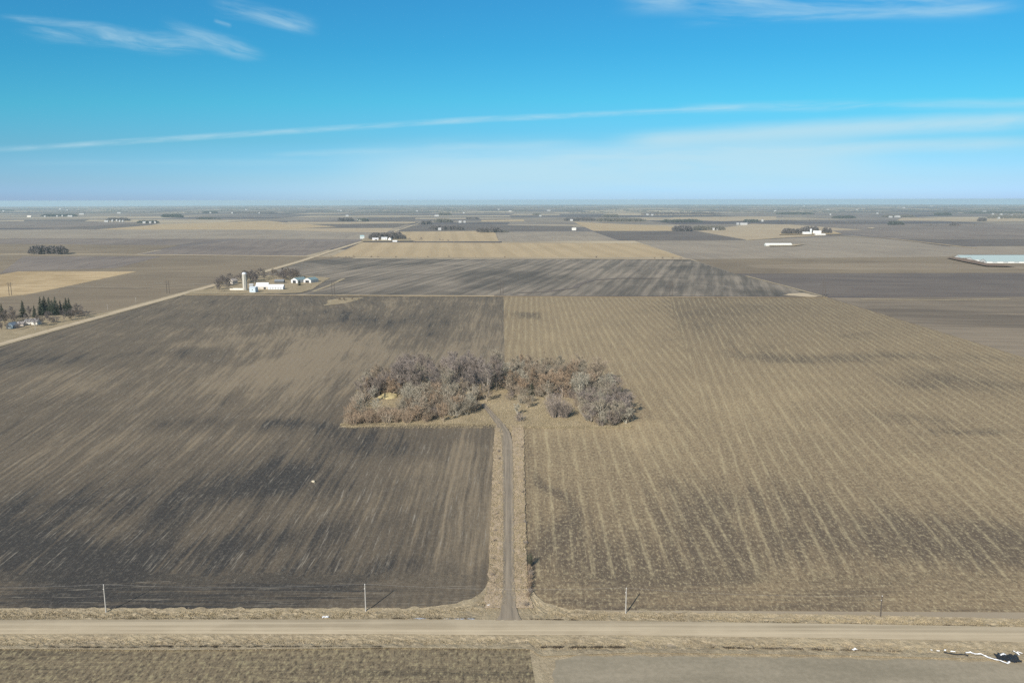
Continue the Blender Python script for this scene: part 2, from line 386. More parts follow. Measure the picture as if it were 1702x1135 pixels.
patch('sand_patch', [(1440,380),(1450,379),(1455,380),(1448,381)], M['farroad'], 1.8)
patch('farmyard', [(352,480),(375,466),(440,458),(500,458),(548,462),(520,481),(500,487),(440,489),(310,489.5),(316,485)], M['pad'], .42, 3)
patch('farmyard', [(-150,575),(-150,545),(0,532),(60,526),(150,523),(182,521),(120,537),(0,570)], M['pad'], .42, 2)
patch('farmyard', [(600,402),(604,397),(672,396),(690,401.5)], M['pad'], 1.5)
patch('farmyard', [(1295,391),(1300,385),(1385,385),(1400,390)], M['tan'], 1.9)
patch('weed_patch', [(541,508),(546,499),(566,495.5),(606,494.5),(596,498.5),(574,504)], M['pad'], .12, 3.5)

# ------------------------------------------------------------------ the gravel road, its ditches and the lane
def strip(name, topc, botc, mat, lift, nx=220, ny=10, rough=0.0, profile=None, seed=0, edge=0.0):
    """land between two photographed edges, with real relief"""
    def at(c, x):
        for (a, b_) in zip(c[:-1], c[1:]):
            if a[0] <= x <= b_[0]: return a[1] + (b_[1] - a[1]) * (x - a[0]) / (b_[0] - a[0])
        return c[0][1] if x < c[0][0] else c[-1][1]
    vs, fs = [], []; X0, X1 = topc[0][0], topc[-1][0]
    for j in range(ny + 1):
        for i in range(nx + 1):
            px = X0 + (X1 - X0) * i / nx; a, b_ = G(px, at(topc, px)), G(px, at(botc, px)); t = j / ny
            if j == 0 and edge:
                a = a + Vector((0, mnoise.noise(Vector((a.x * .35, seed, 1))) * edge, 0))
            p = a.lerp(b_, t); h = (profile(t) if profile else 0) + rough * mnoise.fractal(Vector((p.x * .5, p.y * .5, seed)), .8, 2, 3) * math.sin(math.pi * t)
            vs.append((p.x, p.y, zc(p.x, p.y) + lift + h))
    for j in range(ny):
        for i in range(nx):
            a = j * (nx + 1) + i; fs.append((a, a + nx + 1, a + nx + 2, a + 1))
    m = mesh(name, vs, fs, mat)
    return tag(link(name, m), kind='structure')
ditch = lambda t: .25 - .55 * math.sin(math.pi * min(1, t * 1.15)) * (1 if t > .15 else t / .15) + .32 * t
ROADT = [(-140,1031),(0,1032),(640,1031),(850,1032),(1060,1034),(1400,1038.5),(1702,1044),(1850,1046.5)]
ROADB = [(-140,1055),(0,1055.5),(640,1055.5),(850,1057),(1060,1058),(1400,1062.5),(1702,1069),(1850,1072)]
VT = [(-140,1012),(0,1012),(640,1012),(700,1011),(745,1006),(775,1000),(795,990),(806,978),(812,965),(820,960),(838,960),(856,960),(872,962),(880,975),(890,990),(905,1003),(940,1012),(990,1017),(1060,1018),(1300,1021),(1500,1025),(1702,1030),(1850,1033)]
V2 = [(x, y + 1) for x, y in ROADT]
shoulder = lambda t: .9 - t * .85
strip('roadside_verge', VT, V2, M['verge'], .30, nx=330, ny=14, rough=.30, profile=lambda t: -.22 * math.sin(math.pi * t) + .05, seed=2, edge=1.5)
strip('road', ROADT, ROADB, M['road'], .42, ny=6, profile=lambda t: .14 * math.sin(math.pi * t))
ST = [(-140,1054),(0,1054.5),(640,1054.5),(850,1056),(1060,1057),(1400,1061.5),(1702,1068),(1850,1071)]
SB = [(-140,1079),(0,1080),(300,1082),(640,1078),(880,1080),(900,1092),(1060,1086),(1300,1089),(1500,1093),(1702,1098),(1850,1102)]
strip('roadside_verge', ST, SB, M['verge'], .30, nx=300, ny=14, rough=.28, profile=lambda t: .08 - .3 * math.sin(math.pi * t) ** 2, seed=7)
BOT = [(-140,1230),(1850,1230)]
# fields this side of the road
def south_field(px, mat, lift, tone):
    o = patch('south_field', px, mat, lift); m = o.data
    at = m.attributes.new('tone', 'FLOAT', 'POINT'); at.data.foreach_set('value', [tone] * len(m.vertices)); return o
south_field([(-400,1076),(905,1076),(925,1230),(-400,1230)], M['south'], .04, .45)
south_field([(880,1078),(1900,1078),(1900,1230),(905,1230)], M['verge'], .07, .5)
patch('south_field', [(922,1096),(960,1090),(1300,1092.5),(1702,1101),(1900,1106),(1900,1230),(915,1230)], M['grayfield'], .12, 1.1)
# lane with its two grass strips
def ribbon(name, L_, R_, mat, lift, n=90, m_=6, rough=0.0, edge=0.0, seed=0, rut=False):
    def at(c, y):
        for (a, b_) in zip(c[:-1], c[1:]):
            if b_[1] <= y <= a[1]: return a[0] + (b_[0] - a[0]) * (a[1] - y) / (a[1] - b_[1] + 1e-9)
        return c[-1][0]
    y0, y1 = L_[0][1], L_[-1][1]; wy0, wy1 = G(845, y0).y, G(845, y1).y; vs, fs = [], []
    for i in range(n + 1):
        wy = wy0 + (wy1 - wy0) * i / n
        lo, hi = y1, y0
        for _ in range(24):
            md = (lo + hi) / 2
            if G(845, md).y > wy: lo = md
            else: hi = md
        py = (lo + hi) / 2; a, b_ = G(at(L_, py), py), G(at(R_, py), py)
        e1 = mnoise.noise(Vector((seed, wy * .25, 0))) * edge; e2 = mnoise.noise(Vector((seed + 5, wy * .25, 0))) * edge
        a.x += e1; b_.x += e2
        for k in range(m_ + 1):
            t = k / m_; p = a.lerp(b_, t)
            h = rough * mnoise.fractal(Vector((p.x * .6, p.y * .4, seed)), .8, 2, 3) * math.sin(math.pi * t)
            if rut: h -= .10 * (math.exp(-((t - .25) / .1) ** 2) + math.exp(-((t - .75) / .1) ** 2))
            vs.append((p.x, p.y, zc(p.x, p.y) + lift + h))
    for i in range(n):
        for k in range(m_):
            a = i * (m_ + 1) + k; fs.append((a, a + 1, a + m_ + 2, a + m_ + 1))
    return tag(link(name, mesh(name, vs, fs, mat)), kind='structure')
LV_L = [(805,1012),(808,985),(812,960),(817,850),(820,760),(822,716),(824,708)]
LV_R = [(840,1012),(838,960),(838,850),(837,760),(836,722),(832,708)]
RV_L = [(852,1012),(852,960),(852,850),(851,760),(851,722),(850,708)]
RV_R = [(887,1012),(880,985),(876,960),(873,850),(871,760),(871,716),(870,708)]
ribbon('lane_verge', LV_L, LV_R, M['drive_verge'], .40, rough=.30, edge=1.0, seed=3)
ribbon('lane_verge', RV_L, RV_R, M['drive_verge'], .40, rough=.30, edge=1.0, seed=13)
LN_L = [(826,1033),(833,1022),(836,1005),(837.5,960),(837.5,850),(836.5,760),(835.5,735),(832,718),(826,706),(817,694),(808,682),(800,672)]
LN_R = [(866,1033),(859,1022),(855,1005),(853,960),(852.5,850),(851,760),(850,735),(845,718),(836,706),(825,694),(814,682),(805,672)]
patch('grove_grass', [(565,710),(585,680),(602,650),(618,632),(700,628),(830,628),(1000,628),(1022,650),(1044,676),(1058,697),(1044,709),(985,713),(905,711),(872,711),(848,711),(822,706),(700,706.5),(640,709)], M['pad'], .10, 1.2)
ribbon('lane', [(x - 1.6, y) for x, y in LN_L], [(x + 1.6, y) for x, y in LN_R], M['lane'], .50, m_=14, rough=.04, edge=.4, seed=21, rut=True)

# ------------------------------------------------------------------ trees
def obj_color_mat(name, rough=.9, var=.25):
    m, nt, b = newmat(name, rough, .1); oi = nt.n.new('ShaderNodeObjectInfo'); x, y, z = nt.pos()
    n = nt.noise(nt.comb(x, y, z), .7, 3, .7)
    c = nt.mix(nt.sm(n, .3, .7, 0., 1.), nt.mix(1.0, X(nt, oi.outputs['Color']), (1 - var,) * 3, 'MULTIPLY'), nt.mix(1.0, X(nt, oi.outputs['Color']), (1 + var,) * 3, 'MULTIPLY'))
    nt.put(b.inputs['Base Color'], c); return m
M['bark'] = obj_color_mat('bark'); M['twig'] = obj_color_mat('twigs', .9, .3)
def bare_tree(seed, H, W, fork=.28, nl=7, up=.75, ntw=9, tw=.055, bend=.12, stems=1):
    """trunk + limbs mesh and a crown mesh of branches and twigs"""
    r = random.Random(seed); T, K = MB(), MB()
    def path(p, d, L, n, wob):
        pts = [p]; q = p.copy(); e = d.normalized()
        for _ in range(n):
            e = (e + Vector((r.gauss(0, wob), r.gauss(0, wob), r.gauss(0, wob * .6)))).normalized(); q = q + e * L / n; pts.append(q.copy())
        return pts, e
    tops = []
    for s in range(stems):
        base = Vector((r.gauss(0, .25), r.gauss(0, .25), -.3)) if stems > 1 else Vector((0, 0, -.3))
        lean = Vector((r.gauss(0, .32), r.gauss(0, .32), 1)) if stems > 1 else Vector((r.gauss(0, .05), r.gauss(0, .05), 1))
        rad = H * .018 / (1 if stems == 1 else 1.6)
        pts, e = path(base, lean, H * (.82 if stems == 1 else .7), 7, .06)
        T.tube(pts, [rad * (1 - .85 * i / 7) for i in range(8)], 6)
        nl_ = nl if stems == 1 else max(3, nl // 2)
        for k in range(nl_ + 1):
            f = fork + (1 - fork) * (k / nl_) ** .9; i = min(6, int(f * 7)); p = pts[i].lerp(pts[i+1], f * 7 - i) if i < 7 else pts[7]
            a = k * 2.4 + r.uniform(-.5, .5)
            spread = (W / 2) * (1 - .55 * max(0, (f - .45) / .55)) * r.uniform(.8, 1.1)
            ln = max(spread / max(.35, math.cos(up)) * .8, H * .16)
            d = Vector((math.cos(a) * math.cos(up), math.sin(a) * math.cos(up), math.sin(up) + .15 * f))
            if k == nl_: d = Vector((0, 0, 1)); ln = H * .2
            lp, le = path(p, d, ln, 4, bend); lr = rad * .5 * (1 - .5 * f)
            T.tube(lp, [lr * (1 - .75 * j / 4) for j in range(5)], 4, False)
            for c in range(8):
                g = .2 + .8 * (c + r.random()) / 8; j = min(3, int(g * 4)); bp = lp[j].lerp(lp[j+1], min(1, g * 4 - j))
                bd = (le + Vector((r.gauss(0, .75), r.gauss(0, .75), r.gauss(.25, .45)))).normalized(); bl = ln * r.uniform(.28, .5)
                pp, pe = path(bp, bd, bl, 3, .18)
                K.tube(pp, [lr * .34, lr * .26, lr * .18, lr * .08], 3, False)
                for t_ in range(ntw):
                    h = r.uniform(.15, 1); j2 = min(2, int(h * 3)); tp = pp[j2].lerp(pp[j2+1], h * 3 - j2)
                    td = (pe * .7 + Vector((r.gauss(0, .5), r.gauss(0, .5), r.gauss(.55, .45)))).normalized(); tl = H * r.uniform(.05, .10)
                    K.blade(tp, tp + td * tl, tw * 1.5, r)
                    for w_ in range(5):
                        sp = tp + td * tl * r.uniform(.2, .9)
                        sd = (td + Vector((r.gauss(0, .5), r.gauss(0, .5), r.gauss(.3, .45)))).normalized()
                        K.blade(sp, sp + sd * tl * r.uniform(.5, .95), tw * 1.3, r)
    return T.data('trunk', M['bark']), K.data('crown', M['twig'])
def bush(seed, H, W, n=26, tw=.05, sub=12):
    r = random.Random(seed); T, K = MB(), MB()
    for i in range(n):
        a = r.uniform(0, 6.283); q = math.sqrt(r.random()); base = Vector((math.cos(a) * q * W * .16, math.sin(a) * q * W * .16, -.15))
        tip = Vector((math.cos(a) * q * W * .48, math.sin(a) * q * W * .48, H * r.uniform(.75, 1) * (1 - .35 * q * q)))
        mid = base.lerp(tip, .5) + Vector((r.gauss(0, .1), r.gauss(0, .1), H * .05))
        T.tube([base, mid, tip], [H * .012, H * .008, H * .003], 4, False)
        for k in range(sub):
            f = r.uniform(.15, 1); p = base.lerp(mid, f * 2) if f < .5 else mid.lerp(tip, f * 2 - 1)
            d = ((tip - base).normalized() + Vector((r.gauss(0, .6), r.gauss(0, .6), r.gauss(0, .5)))).normalized(); L = H * r.uniform(.12, .26)
            K.blade(p, p + d * L, tw * 1.2, r)
            for w_ in range(3):
                sp = p + d * L * r.random(); sd = (d + Vector((r.gauss(0, .7), r.gauss(0, .7), r.gauss(0, .5)))).normalized(); K.blade(sp, sp + sd * L * .6, tw, r)
    return T.data('stem', M['bark']), K.data('crown', M['twig'])
def conifer(seed, H, W):
    r = random.Random(seed); T, K = MB(), MB(); T.tube([(0,0,-.3),(0,0,H*.5),(0,0,H)], [H*.014, H*.009, .02], 6)
    z = H * .06
    while z < H:
        f = z / H; rad = W / 2 * (1 - f) ** .8 * r.uniform(.75, 1.1) + .12
        for k in range(max(4, int(9 * (1 - f) + 4))):
            a = r.uniform(0, 6.283); L = rad * r.uniform(.6, 1.12); p = Vector((0, 0, z + r.uniform(-.2, .2))); tip = p + Vector((math.cos(a) * L, math.sin(a) * L, -L * r.uniform(.05, .3)))
            K.blade(p, tip, .25, r)
            for s in range(11):
                g = r.uniform(.2, 1); q = p.lerp(tip, g); d = Vector((math.cos(a) + r.gauss(0, .8), math.sin(a) + r.gauss(0, .8), r.gauss(-.1, .45))).normalized()
                K.blade(q, q + d * (.35 + .35 * L * (1 - g * .4)) * r.uniform(.6, 1.1), .34, r)
        z += H * .028
    return T.data('trunk', M['bark']), K.data('crown', M['twig'])
PR = {}
PR['tall'] = [bare_tree(i, 17, 8.6, .20, 9, 1.0, 9, .045) for i in (1, 2, 3, 4)]
PR['wide'] = [bare_tree(i, 13, 12.5, .18, 10, .66, 9, .045, .16) for i in (11, 12, 13)]
PR['multi'] = [bare_tree(i, 12, 9, .2, 7, .85, 7, .045, .12, 4) for i in (21, 22, 23)]
PR['bush'] = [bush(i, 4.4, 6.0, 30, .055, 12) for i in (31, 32, 33)]
PR['bigbush'] = [bush(i, 10, 11, 52, .06, 20) for i in (41, 42)]
PR['conifer'] = [conifer(i, 18, 9.5) for i in (51, 52, 53)]
BASEH = dict(tall=17, wide=13, multi=12, bush=4.4, bigbush=10, conifer=18)
COL = dict(purple=((.34,.30,.26), (.250,.213,.192)), grey=((.38,.345,.28), (.285,.250,.195)), silver=((.44,.41,.33), (.325,.297,.238)),
           red=((.32,.26,.20), (.300,.222,.155)), brown=((.36,.30,.23), (.285,.232,.175)), green=((.10,.075,.055), (.060,.072,.048)), plum=((.32,.27,.23), (.245,.205,.178)),
           dusk=((.21,.18,.16), (.170,.145,.135)), umber=((.20,.17,.14), (.185,.150,.120)))
def tree(kind, px, py, H, colour, label, group=None, wide=1.0, cat=None, rr=rnd, loc=None):
    tm, km = rr.choice(PR[kind]); nm = {'bush': 'shrub', 'bigbush': 'shrub', 'conifer': 'evergreen_tree'}.get(kind, 'bare_tree')
    o = empty(nm, loc or G(px, py), label, cat or ('shrub' if nm == 'shrub' else 'tree'), group, rr.uniform(0, 6.28))
    s = H / BASEH[kind]; o.scale = (s * wide, s * wide, s)
    a = link('stem' if nm == 'shrub' else 'trunk', tm, o); b = link('crown', km, o)
    v = rr.uniform(.82, 1.16); ca, cb = COL[colour]
    a.color = (*[q * v for q in ca], 1); b.color = (*[q * v for q in cb], 1)
    return o
ONES = ['', 'first','second','third','fourth','fifth','sixth','seventh','eighth','ninth','tenth','eleventh','twelfth','thirteenth','fourteenth','fifteenth','sixteenth','seventeenth','eighteenth','nineteenth']
TENS = ['', '', 'twenty','thirty','forty','fifty','sixty','seventy','eighty','ninety']
def ordw(n):
    if n < 20: return ONES[n]
    t, u = divmod(n, 10); return (TENS[t][:-1] + 'ieth') if u == 0 else TENS[t] + '-' + ONES[u]
def block(kinds, poly, n, hr, cols, what, where, group, dmin=3.2, wide=(.9, 1.15), tries=6000):
    """n trees spread over a photographed patch of ground, named from left to right"""
    W = [G(*p) for p in poly]; x0, x1 = min(p.x for p in W), max(p.x for p in W); y0, y1 = min(p.y for p in W), max(p.y for p in W)
    def inside(x, y):
        c = False; j = len(W) - 1
        for i in range(len(W)):
            if (W[i].y > y) != (W[j].y > y) and x < (W[j].x - W[i].x) * (y - W[i].y) / (W[j].y - W[i].y) + W[i].x: c = not c
            j = i
        return c
    pts = []
    for _ in range(tries):
        if len(pts) >= n: break
        x, y = rnd.uniform(x0, x1), rnd.uniform(y0, y1)
        if inside(x, y) and all((x-a)**2 + (y-b)**2 > dmin**2 for a, b in pts): pts.append((x, y))
    pts.sort(key=lambda p: p[0] / p[1])
    for i, (x, y) in enumerate(pts):
        tree(rnd.choice(kinds), 0, 0, rnd.uniform(*hr), rnd.choice(cols), f'{what} {where}, {ordw(i+1)} from its left', group, rnd.uniform(*wide), loc=Vector((x, y, zc(x, y))))
# the grove
block(['tall'], [(660,640),(668,628),(830,628),(826,650),(800,664),(700,664),(660,660)], 56, (13.5, 21), ['purple','purple','purple','plum','grey'], 'tall bare purplish tree', 'in the back block of the left grove', 'tall trees at the back of the left grove', 4.4, (.95, 1.2))
block(['tall','multi'], [(600,664),(605,650),(622,634),(662,634),(668,655),(640,664),(620,668)], 18, (10, 15), ['brown','plum','grey','red'], 'bare brownish tree', 'at the far left end of the left grove', 'trees at the far left end of the grove', 4)
block(['multi','wide','bush'], [(670,664),(800,662),(812,668),(790,684),(740,694),(700,696),(672,686)], 34, (8, 12.5), ['grey','silver','brown','red','grey'], 'bare greyish tree', 'in the middle of the left grove', 'trees in the middle of the left grove', 3.4)
block(['bush'], [(574,702),(580,694),(640,692),(700,692),(720,696),(716,702),(640,704),(576,707)], 40, (3.4, 7.2), ['red','red','red','brown'], 'low reddish shrub', 'along the front of the left grove', 'reddish shrubs along the front of the left grove', 3)
block(['bush'], [(576,700),(600,655),(612,650),(606,668),(592,690)], 12, (4, 7.5), ['grey','brown','red'], 'grey brown shrub', 'on the left edge of the grove', 'shrubs on the left edge of the grove', 3)
tree('wide', 598, 689, 9, 'silver', 'broad pale grey bare tree standing alone near the left corner of grove')
tree('wide', 628, 690, 9.5, 'silver', 'pale silver crooked tree in the clearing left of the straw mound')
tree('wide', 622, 668, 9, 'silver', 'pale silver tree leaning over the back of the clearing')
tree('multi', 667, 688, 8, 'grey', 'grey tree just right of the clearing with the brush pile')
tree('multi', 737, 701, 8.2, 'red', 'round reddish tree standing forward at the front edge of left grove')
tree('multi', 692, 701, 9.5, 'red', 'broad reddish tree standing behind the low shrubs at the front of left grove', wide=1.35)
tree('multi', 705, 700, 8.5, 'brown', 'brown tree right beside the broad reddish tree', wide=1.2)
tree('multi', 760, 694, 9, 'grey', 'grey tree behind right of the round reddish tree')
tree('multi', 776, 691, 9.5, 'grey', 'grey tree nearest the lane mouth at the left grove')
tree('tall', 807, 650, 16, 'silver', 'tall tree with a pale bare trunk at the edge of the opening')
tree('tall', 815, 646, 13, 'brown', 'brown tree right behind the pale trunked tree')
block(['tall','wide','multi','wide'], [(826,646),(830,630),(905,628),(1000,634),(1006,650),(960,668),(905,664),(850,656)], 58, (10, 17.5), ['grey','grey','brown','silver','brown','red'], 'bare tree', 'in the back row of the right grove', 'trees in the back row of the right grove', 4.4, (1.05, 1.4))
block(['wide','multi','tall'], [(962,668),(1000,648),(1022,656),(1046,690),(1030,704),(985,704),(965,690)], 38, (8, 13), ['silver','grey','grey','plum','purple'], 'dense silvery bare tree', 'in the right end of the right grove', 'trees at the right end of the grove', 4.4, (1.0, 1.3))
block(['bush'], [(985,704),(1000,700),(1050,692),(1052,702),(1020,708),(990,708)], 10, (3.5, 6), ['plum','plum','brown'], 'plum coloured shrub', 'at the right front corner of the grove', 'plum shrubs at the right front corner', 2.8)
block(['bush','multi'], [(838,668),(845,654),(900,652),(905,664),(870,672)], 9, (4, 7.5), ['brown','plum','grey'], 'small brown tree', 'right of the opening between the two groves', 'small trees right of the opening', 3.4)
block(['bush'], [(955,672),(965,664),(975,690),(960,697)], 5, (3, 5), ['brown','red'], 'low brown shrub', 'between the big round bush and right grove', 'shrubs beside the big round bush', 2.6)
tree('bigbush', 922, 693, 13.5, 'plum', 'big round grey bush standing alone in the middle of the right clearing')
tree('bigbush', 938, 694, 9.5, 'plum', 'plum grey bush touching the right side of the big round bush')
tree('bush', 863, 700, 5.2, 'plum', 'dark plum bush alone at the foot of the right clearing', wide=1.1)
tree('multi', 860, 690, 7, 'silver', 'thin pale forked tree behind the dark plum bush')
tree('multi', 876, 678, 8, 'brown', 'thin brown tree with long shadow in the right clearing')
tree('conifer', 884, 657, 8, 'green', 'small dark evergreen among the bare trees right of the opening', wide=1.5)
tree('conifer', 1034, 668, 8.5, 'green', 'small dark evergreen at the far right edge of the grove', wide=1.5)
tree('conifer', 1022, 684, 7, 'green', 'smallest dark evergreen buried in the right end of grove', wide=1.5)
block(['bush'], [(668,690),(672,668),(800,664),(806,668),(780,688),(742,697),(700,698)], 34, (4, 8), ['brown','red','plum','grey'], 'undergrowth shrub', 'amid the middle of the left grove', 'undergrowth in the middle of the left grove', 3.2)
block(['bush'], [(604,664),(612,650),(664,640),(664,654),(640,662)], 14, (4, 7), ['brown','red'], 'brown undergrowth shrub', 'at the left end of the grove', 'undergrowth at the left end of the grove', 3.2)
block(['bush'], [(846,656),(850,646),(1000,648),(1012,660),(965,672),(905,662)], 34, (4, 8), ['brown','red','grey','plum'], 'undergrowth shrub', 'under the back row of the right grove', 'undergrowth of the right grove', 3.4)
block(['bush'], [(968,690),(990,666),(1024,660),(1048,692),(1030,704),(985,706)], 26, (4, 8), ['plum','grey','brown'], 'undergrowth shrub', 'between the trees at the right end of the grove', 'undergrowth at the right end of the grove', 3.2)
# things lying in the grove
def lump(name, px, py, rx, ry, h, mat, label, cat, seed=0, n=26, rough=.3):
    vs, fs = [], []; g = G(px, py)
    for j in range(9):
        f = j / 8
        for i in range(n):
            a = 2 * math.pi * i / n; q = (1 - f) * (1 + rough * mnoise.noise(Vector((math.cos(a) * 1.3, math.sin(a) * 1.3, seed + f * 2))))
            vs.append((math.cos(a) * rx * q, math.sin(a) * ry * q, h * (1 - (1 - f) ** 2) * (1 + rough * .5 * mnoise.noise(Vector((math.cos(a) * 2, math.sin(a) * 2 + seed, f * 3)))) - .1 + (.0)))
    for j in range(8):
        for i in range(n): fs.append((j*n+i, j*n+(i+1) % n, (j+1)*n+(i+1) % n, (j+1)*n+i))
    o = link(name, mesh(name, vs, fs, mat)); o.location = g; return tag(o, label, cat)
M['straw'] = grass_mat('straw', (.40,.33,.17), (.48,.40,.22), (.54,.46,.27), 2)
M['white'] = simple('white_paint', (.78,.78,.76), .5, .05); M['dkplastic'] = simple('black_plastic', (.025,.027,.03), .35, .3, 3)
M['whplastic'] = simple('white_plastic', (.80,.80,.80), .4, .08, 3)
lump('straw_mound', 645, 659, 6.5, 7, 2.6, M['straw'], 'yellow straw mound in the clearing inside the left grove', 'mound', 1)
def brush_pile(px, py, label):
    b = MB(); r = random.Random(5)
    for i in range(150):
        c = Vector((r.gauss(0, 3.2), r.gauss(0, 1.0), r.uniform(.1, 1.3))); a = r.uniform(0, 6.28); L = r.uniform(.8, 2.6); d = Vector((math.cos(a), math.sin(a) * .6, r.gauss(0, .3))) * L
        b.tube([c - d/2, c + d/2], [.09, .04], 4)
    o = b.build('brush_pile', simple('old_wood', (.13,.115,.10), .9, .4)); o.location = G(px, py); tag(o, label, 'brush pile')
brush_pile(653, 682, 'dark pile of cut branches at the front of the clearing in the left grove')

# ------------------------------------------------------------------ buildings
def msimple(col, rough=.6, var=.08):
    k = ('s', col, rough)
    if k not in M: M[k] = simple('painted_panel', col, rough, var, .6)
    return M[k]
def building(name, label, px, py, L, W, H, rise, rz, wall=(.75,.75,.73), roof=(.6,.62,.62), cat='building', group=None, doors=(), windows=(), over=.4, hip=0.0, parts=True, loc=None):
    """ridge along local x, front gable/eave given by rz; doors/windows: (side, offset, width, height, sill, colour)"""
    o = empty(name, loc or G(px, py), label, cat, group, R(rz))
    b = MB(); x, y = L / 2, W / 2
    b.add([(-x,-y,-.3),(x,-y,-.3),(x,y,-.3),(-x,y,-.3),(-x,-y,H),(x,-y,H),(x,y,H),(-x,y,H),(-x,0,H+rise),(x,0,H+rise)],
          [(0,1,5,4),(2,3,7,6),(1,2,6,9,5),(3,0,4,8,7),(4,5,9,8),(6,7,8,9),(3,2,1,0)])
    b.build('wall', msimple(tuple(q * .80 for q in wall)), o)
    r = MB(); ov = over; t = .18; sl = rise / y
    for s in (-1, 1):
        e = H - sl * ov; yo = s * (y + ov); xr = x + ov
        r.add([(-xr, yo, e+.03), (xr, yo, e+.03), (xr, 0, H+rise+.03), (-xr, 0, H+rise+.03), (-xr, yo, e+t+.03), (xr, yo, e+t+.03), (xr, 0, H+rise+t+.03), (-xr, 0, H+rise+t+.03)],
              [(0,1,2,3),(7,6,5,4),(0,4,5,1),(1,5,6,2),(3,7,4,0)])
    r.build('roof', msimple(tuple(q * .80 for q in roof), .5), o)
    for nm, lst in (('door', doors), ('window', windows)):
        for side, off, w, h, sill, c in lst:
            q = MB()
            if side == 'front': q.box(off-w/2, off+w/2, -y-.07, -y-.01, sill, sill+h)
            elif side == 'right': q.box(x+.01, x+.07, off-w/2, off+w/2, sill, sill+h)
            elif side == 'left': q.box(-x-.07, -x-.01, off-w/2, off+w/2, sill, sill+h)
            q.build(nm, msimple(c, .5), o)
    return o
DK = (.03,.03,.035)
# farmstead behind the far corner of the left field
def silo(px, py, H, rad, label):
    o = empty('silo', G(px, py), label, 'silo'); b = MB(); n = 24; rings = int(H / 1.5); pts, rd = [], []
    for i in range(rings + 1):
        z = H * i / rings
        pts += [(0,0,z), (0,0,z+.12)]; rd += [rad, rad + .07]
        pts += [(0,0,z+.24)]; rd += [rad]
    b.tube(pts, rd, n); b.build('wall', simple('concrete_staves', (.42,.40,.35), .8, .15, .5), o)
    d = MB(); P = [(0,0,H+.25)]; rr_ = [rad+.1]
    for k in range(1, 7): a = k / 6 * math.pi / 2; P.append((0, 0, H + .25 + math.sin(a) * rad * .8)); rr_.append(max(.05, math.cos(a) * (rad + .1)))
    d.tube(P, rr_, n); d.build('dome', msimple((.62,.66,.70), .35), o)
    c = MB(); c.box(-.45, .45, -rad-.7, -rad+.05, 1, H); c.build('chute', msimple((.50,.48,.43), .7), o)
silo(407.5, 482.5, 21.5, 2.9, 'tall pale concrete silo with domed cap in the farmstead')
building('shed', 'pale blue boxy shed right of the concrete silo', 422, 486, 8.5, 7, 6.5, 1.2, -12, (.55,.64,.72), (.62,.70,.77), 'shed', windows=(('front', 0, 1.2, 1.2, 3, DK),))
building('barn', 'white barn with a large bright roof behind the pale blue shed', 437, 480.5, 16, 11, 4, 4.6, 2, (.62,.56,.48), (.85,.86,.87), 'barn', doors=(('front', 4, 3, 3, 0, DK), ('front', -3, 2.2, 2.4, 0, (.4,.36,.3))))
building('barn', 'long low white barn at the right end of the barns', 459.5, 481, 20, 9, 3.6, 3.0, 2, (.70,.73,.77), (.85,.86,.87), 'barn', windows=tuple(('front', -7 + 3.5 * i, 1.1, .9, 1.4, DK) for i in range(5)), doors=(('right', 0, 2.6, 2.6, 0, DK),))
building('shed', 'dark roofed open shed behind the long white barn', 465, 470.5, 13, 9, 3.2, 2.0, 5, (.10,.10,.10), (.26,.28,.30), 'shed')
building('machine_shed', 'white machine shed with teal roof and slanting dark doorway, left one', 497, 470, 19, 12.5, 4.8, 3, 62, (.78,.78,.76), (.27,.37,.38), 'shed', doors=(('left', 0, 6, 4.2, 0, DK),))
building('machine_shed', 'white machine shed with teal roof and square open doorway, right one', 517, 469.5, 18, 13, 4.4, 3, 68, (.74,.72,.70), (.27,.37,.38), 'shed', doors=(('left', 0, 6.5, 3.8, 0, DK),))  # open doorway is a flat near-black slab, painting the shade inside
building('farmhouse', 'small pale farmhouse half hidden among trees left of silo', 388, 472, 9, 8, 5, 2.6, 60, (.72,.66,.58), (.45,.40,.36), 'house', windows=(('left', -1.5, 1, 1.2, 3, DK), ('left', 1.5, 1, 1.2, 3, DK)))
building('shed', 'tiny grey shed between the silo and the white barn', 418, 477, 5, 5, 3, 1.4, 10, (.45,.45,.44), (.5,.52,.54), 'shed')
def bunk(px, py, label):
    o = empty('feed_bunk', G(px, py), label, 'feed bunk', None, R(-4)); b = MB()
    b.box(-10, 8, -.2, .2, -.2, 2.0); b.box(-10, -9.6, .2, 9, -.2, 1.8); b.box(-10, 8, 8.8, 9.2, -.2, 1.8); b.build('wall', msimple((.66,.63,.56), .8), o)
    f = MB(); f.box(-8.5, 7, 3, 4.6, 0, .9); f.build('trough', msimple((.7,.68,.62), .8), o)
bunk(394, 482.5, 'low pale concrete feed bunk walls left of the silo')
block(['tall','wide'], [(446,466),(450,459),(505,460),(490,467)], 24, (9, 15), ['dusk','dusk','umber'], 'bare purplish tree', 'in the belt behind the farm barns', 'trees behind the farm barns', 3, (1.1, 1.6))
block(['wide','tall'], [(353,486),(360,472),(386,466),(384,480),(366,487)], 13, (8, 14), ['dusk','dusk','umber'], 'bare tree', 'at the left end of the silo farmstead', 'trees at the left end of the farmstead', 3.5, (1.1, 1.6))
block(['tall','wide'], [(388,476),(394,464),(440,462),(436,472),(400,474)], 19, (9, 17), ['dusk','dusk','umber'], 'bare tree', 'around and behind the concrete silo', 'trees around the silo', 3.5, (1.1, 1.6))
tree('conifer', 498, 475, 8.5, 'green', 'dark round evergreen in front of the left machine shed', wide=1.4)
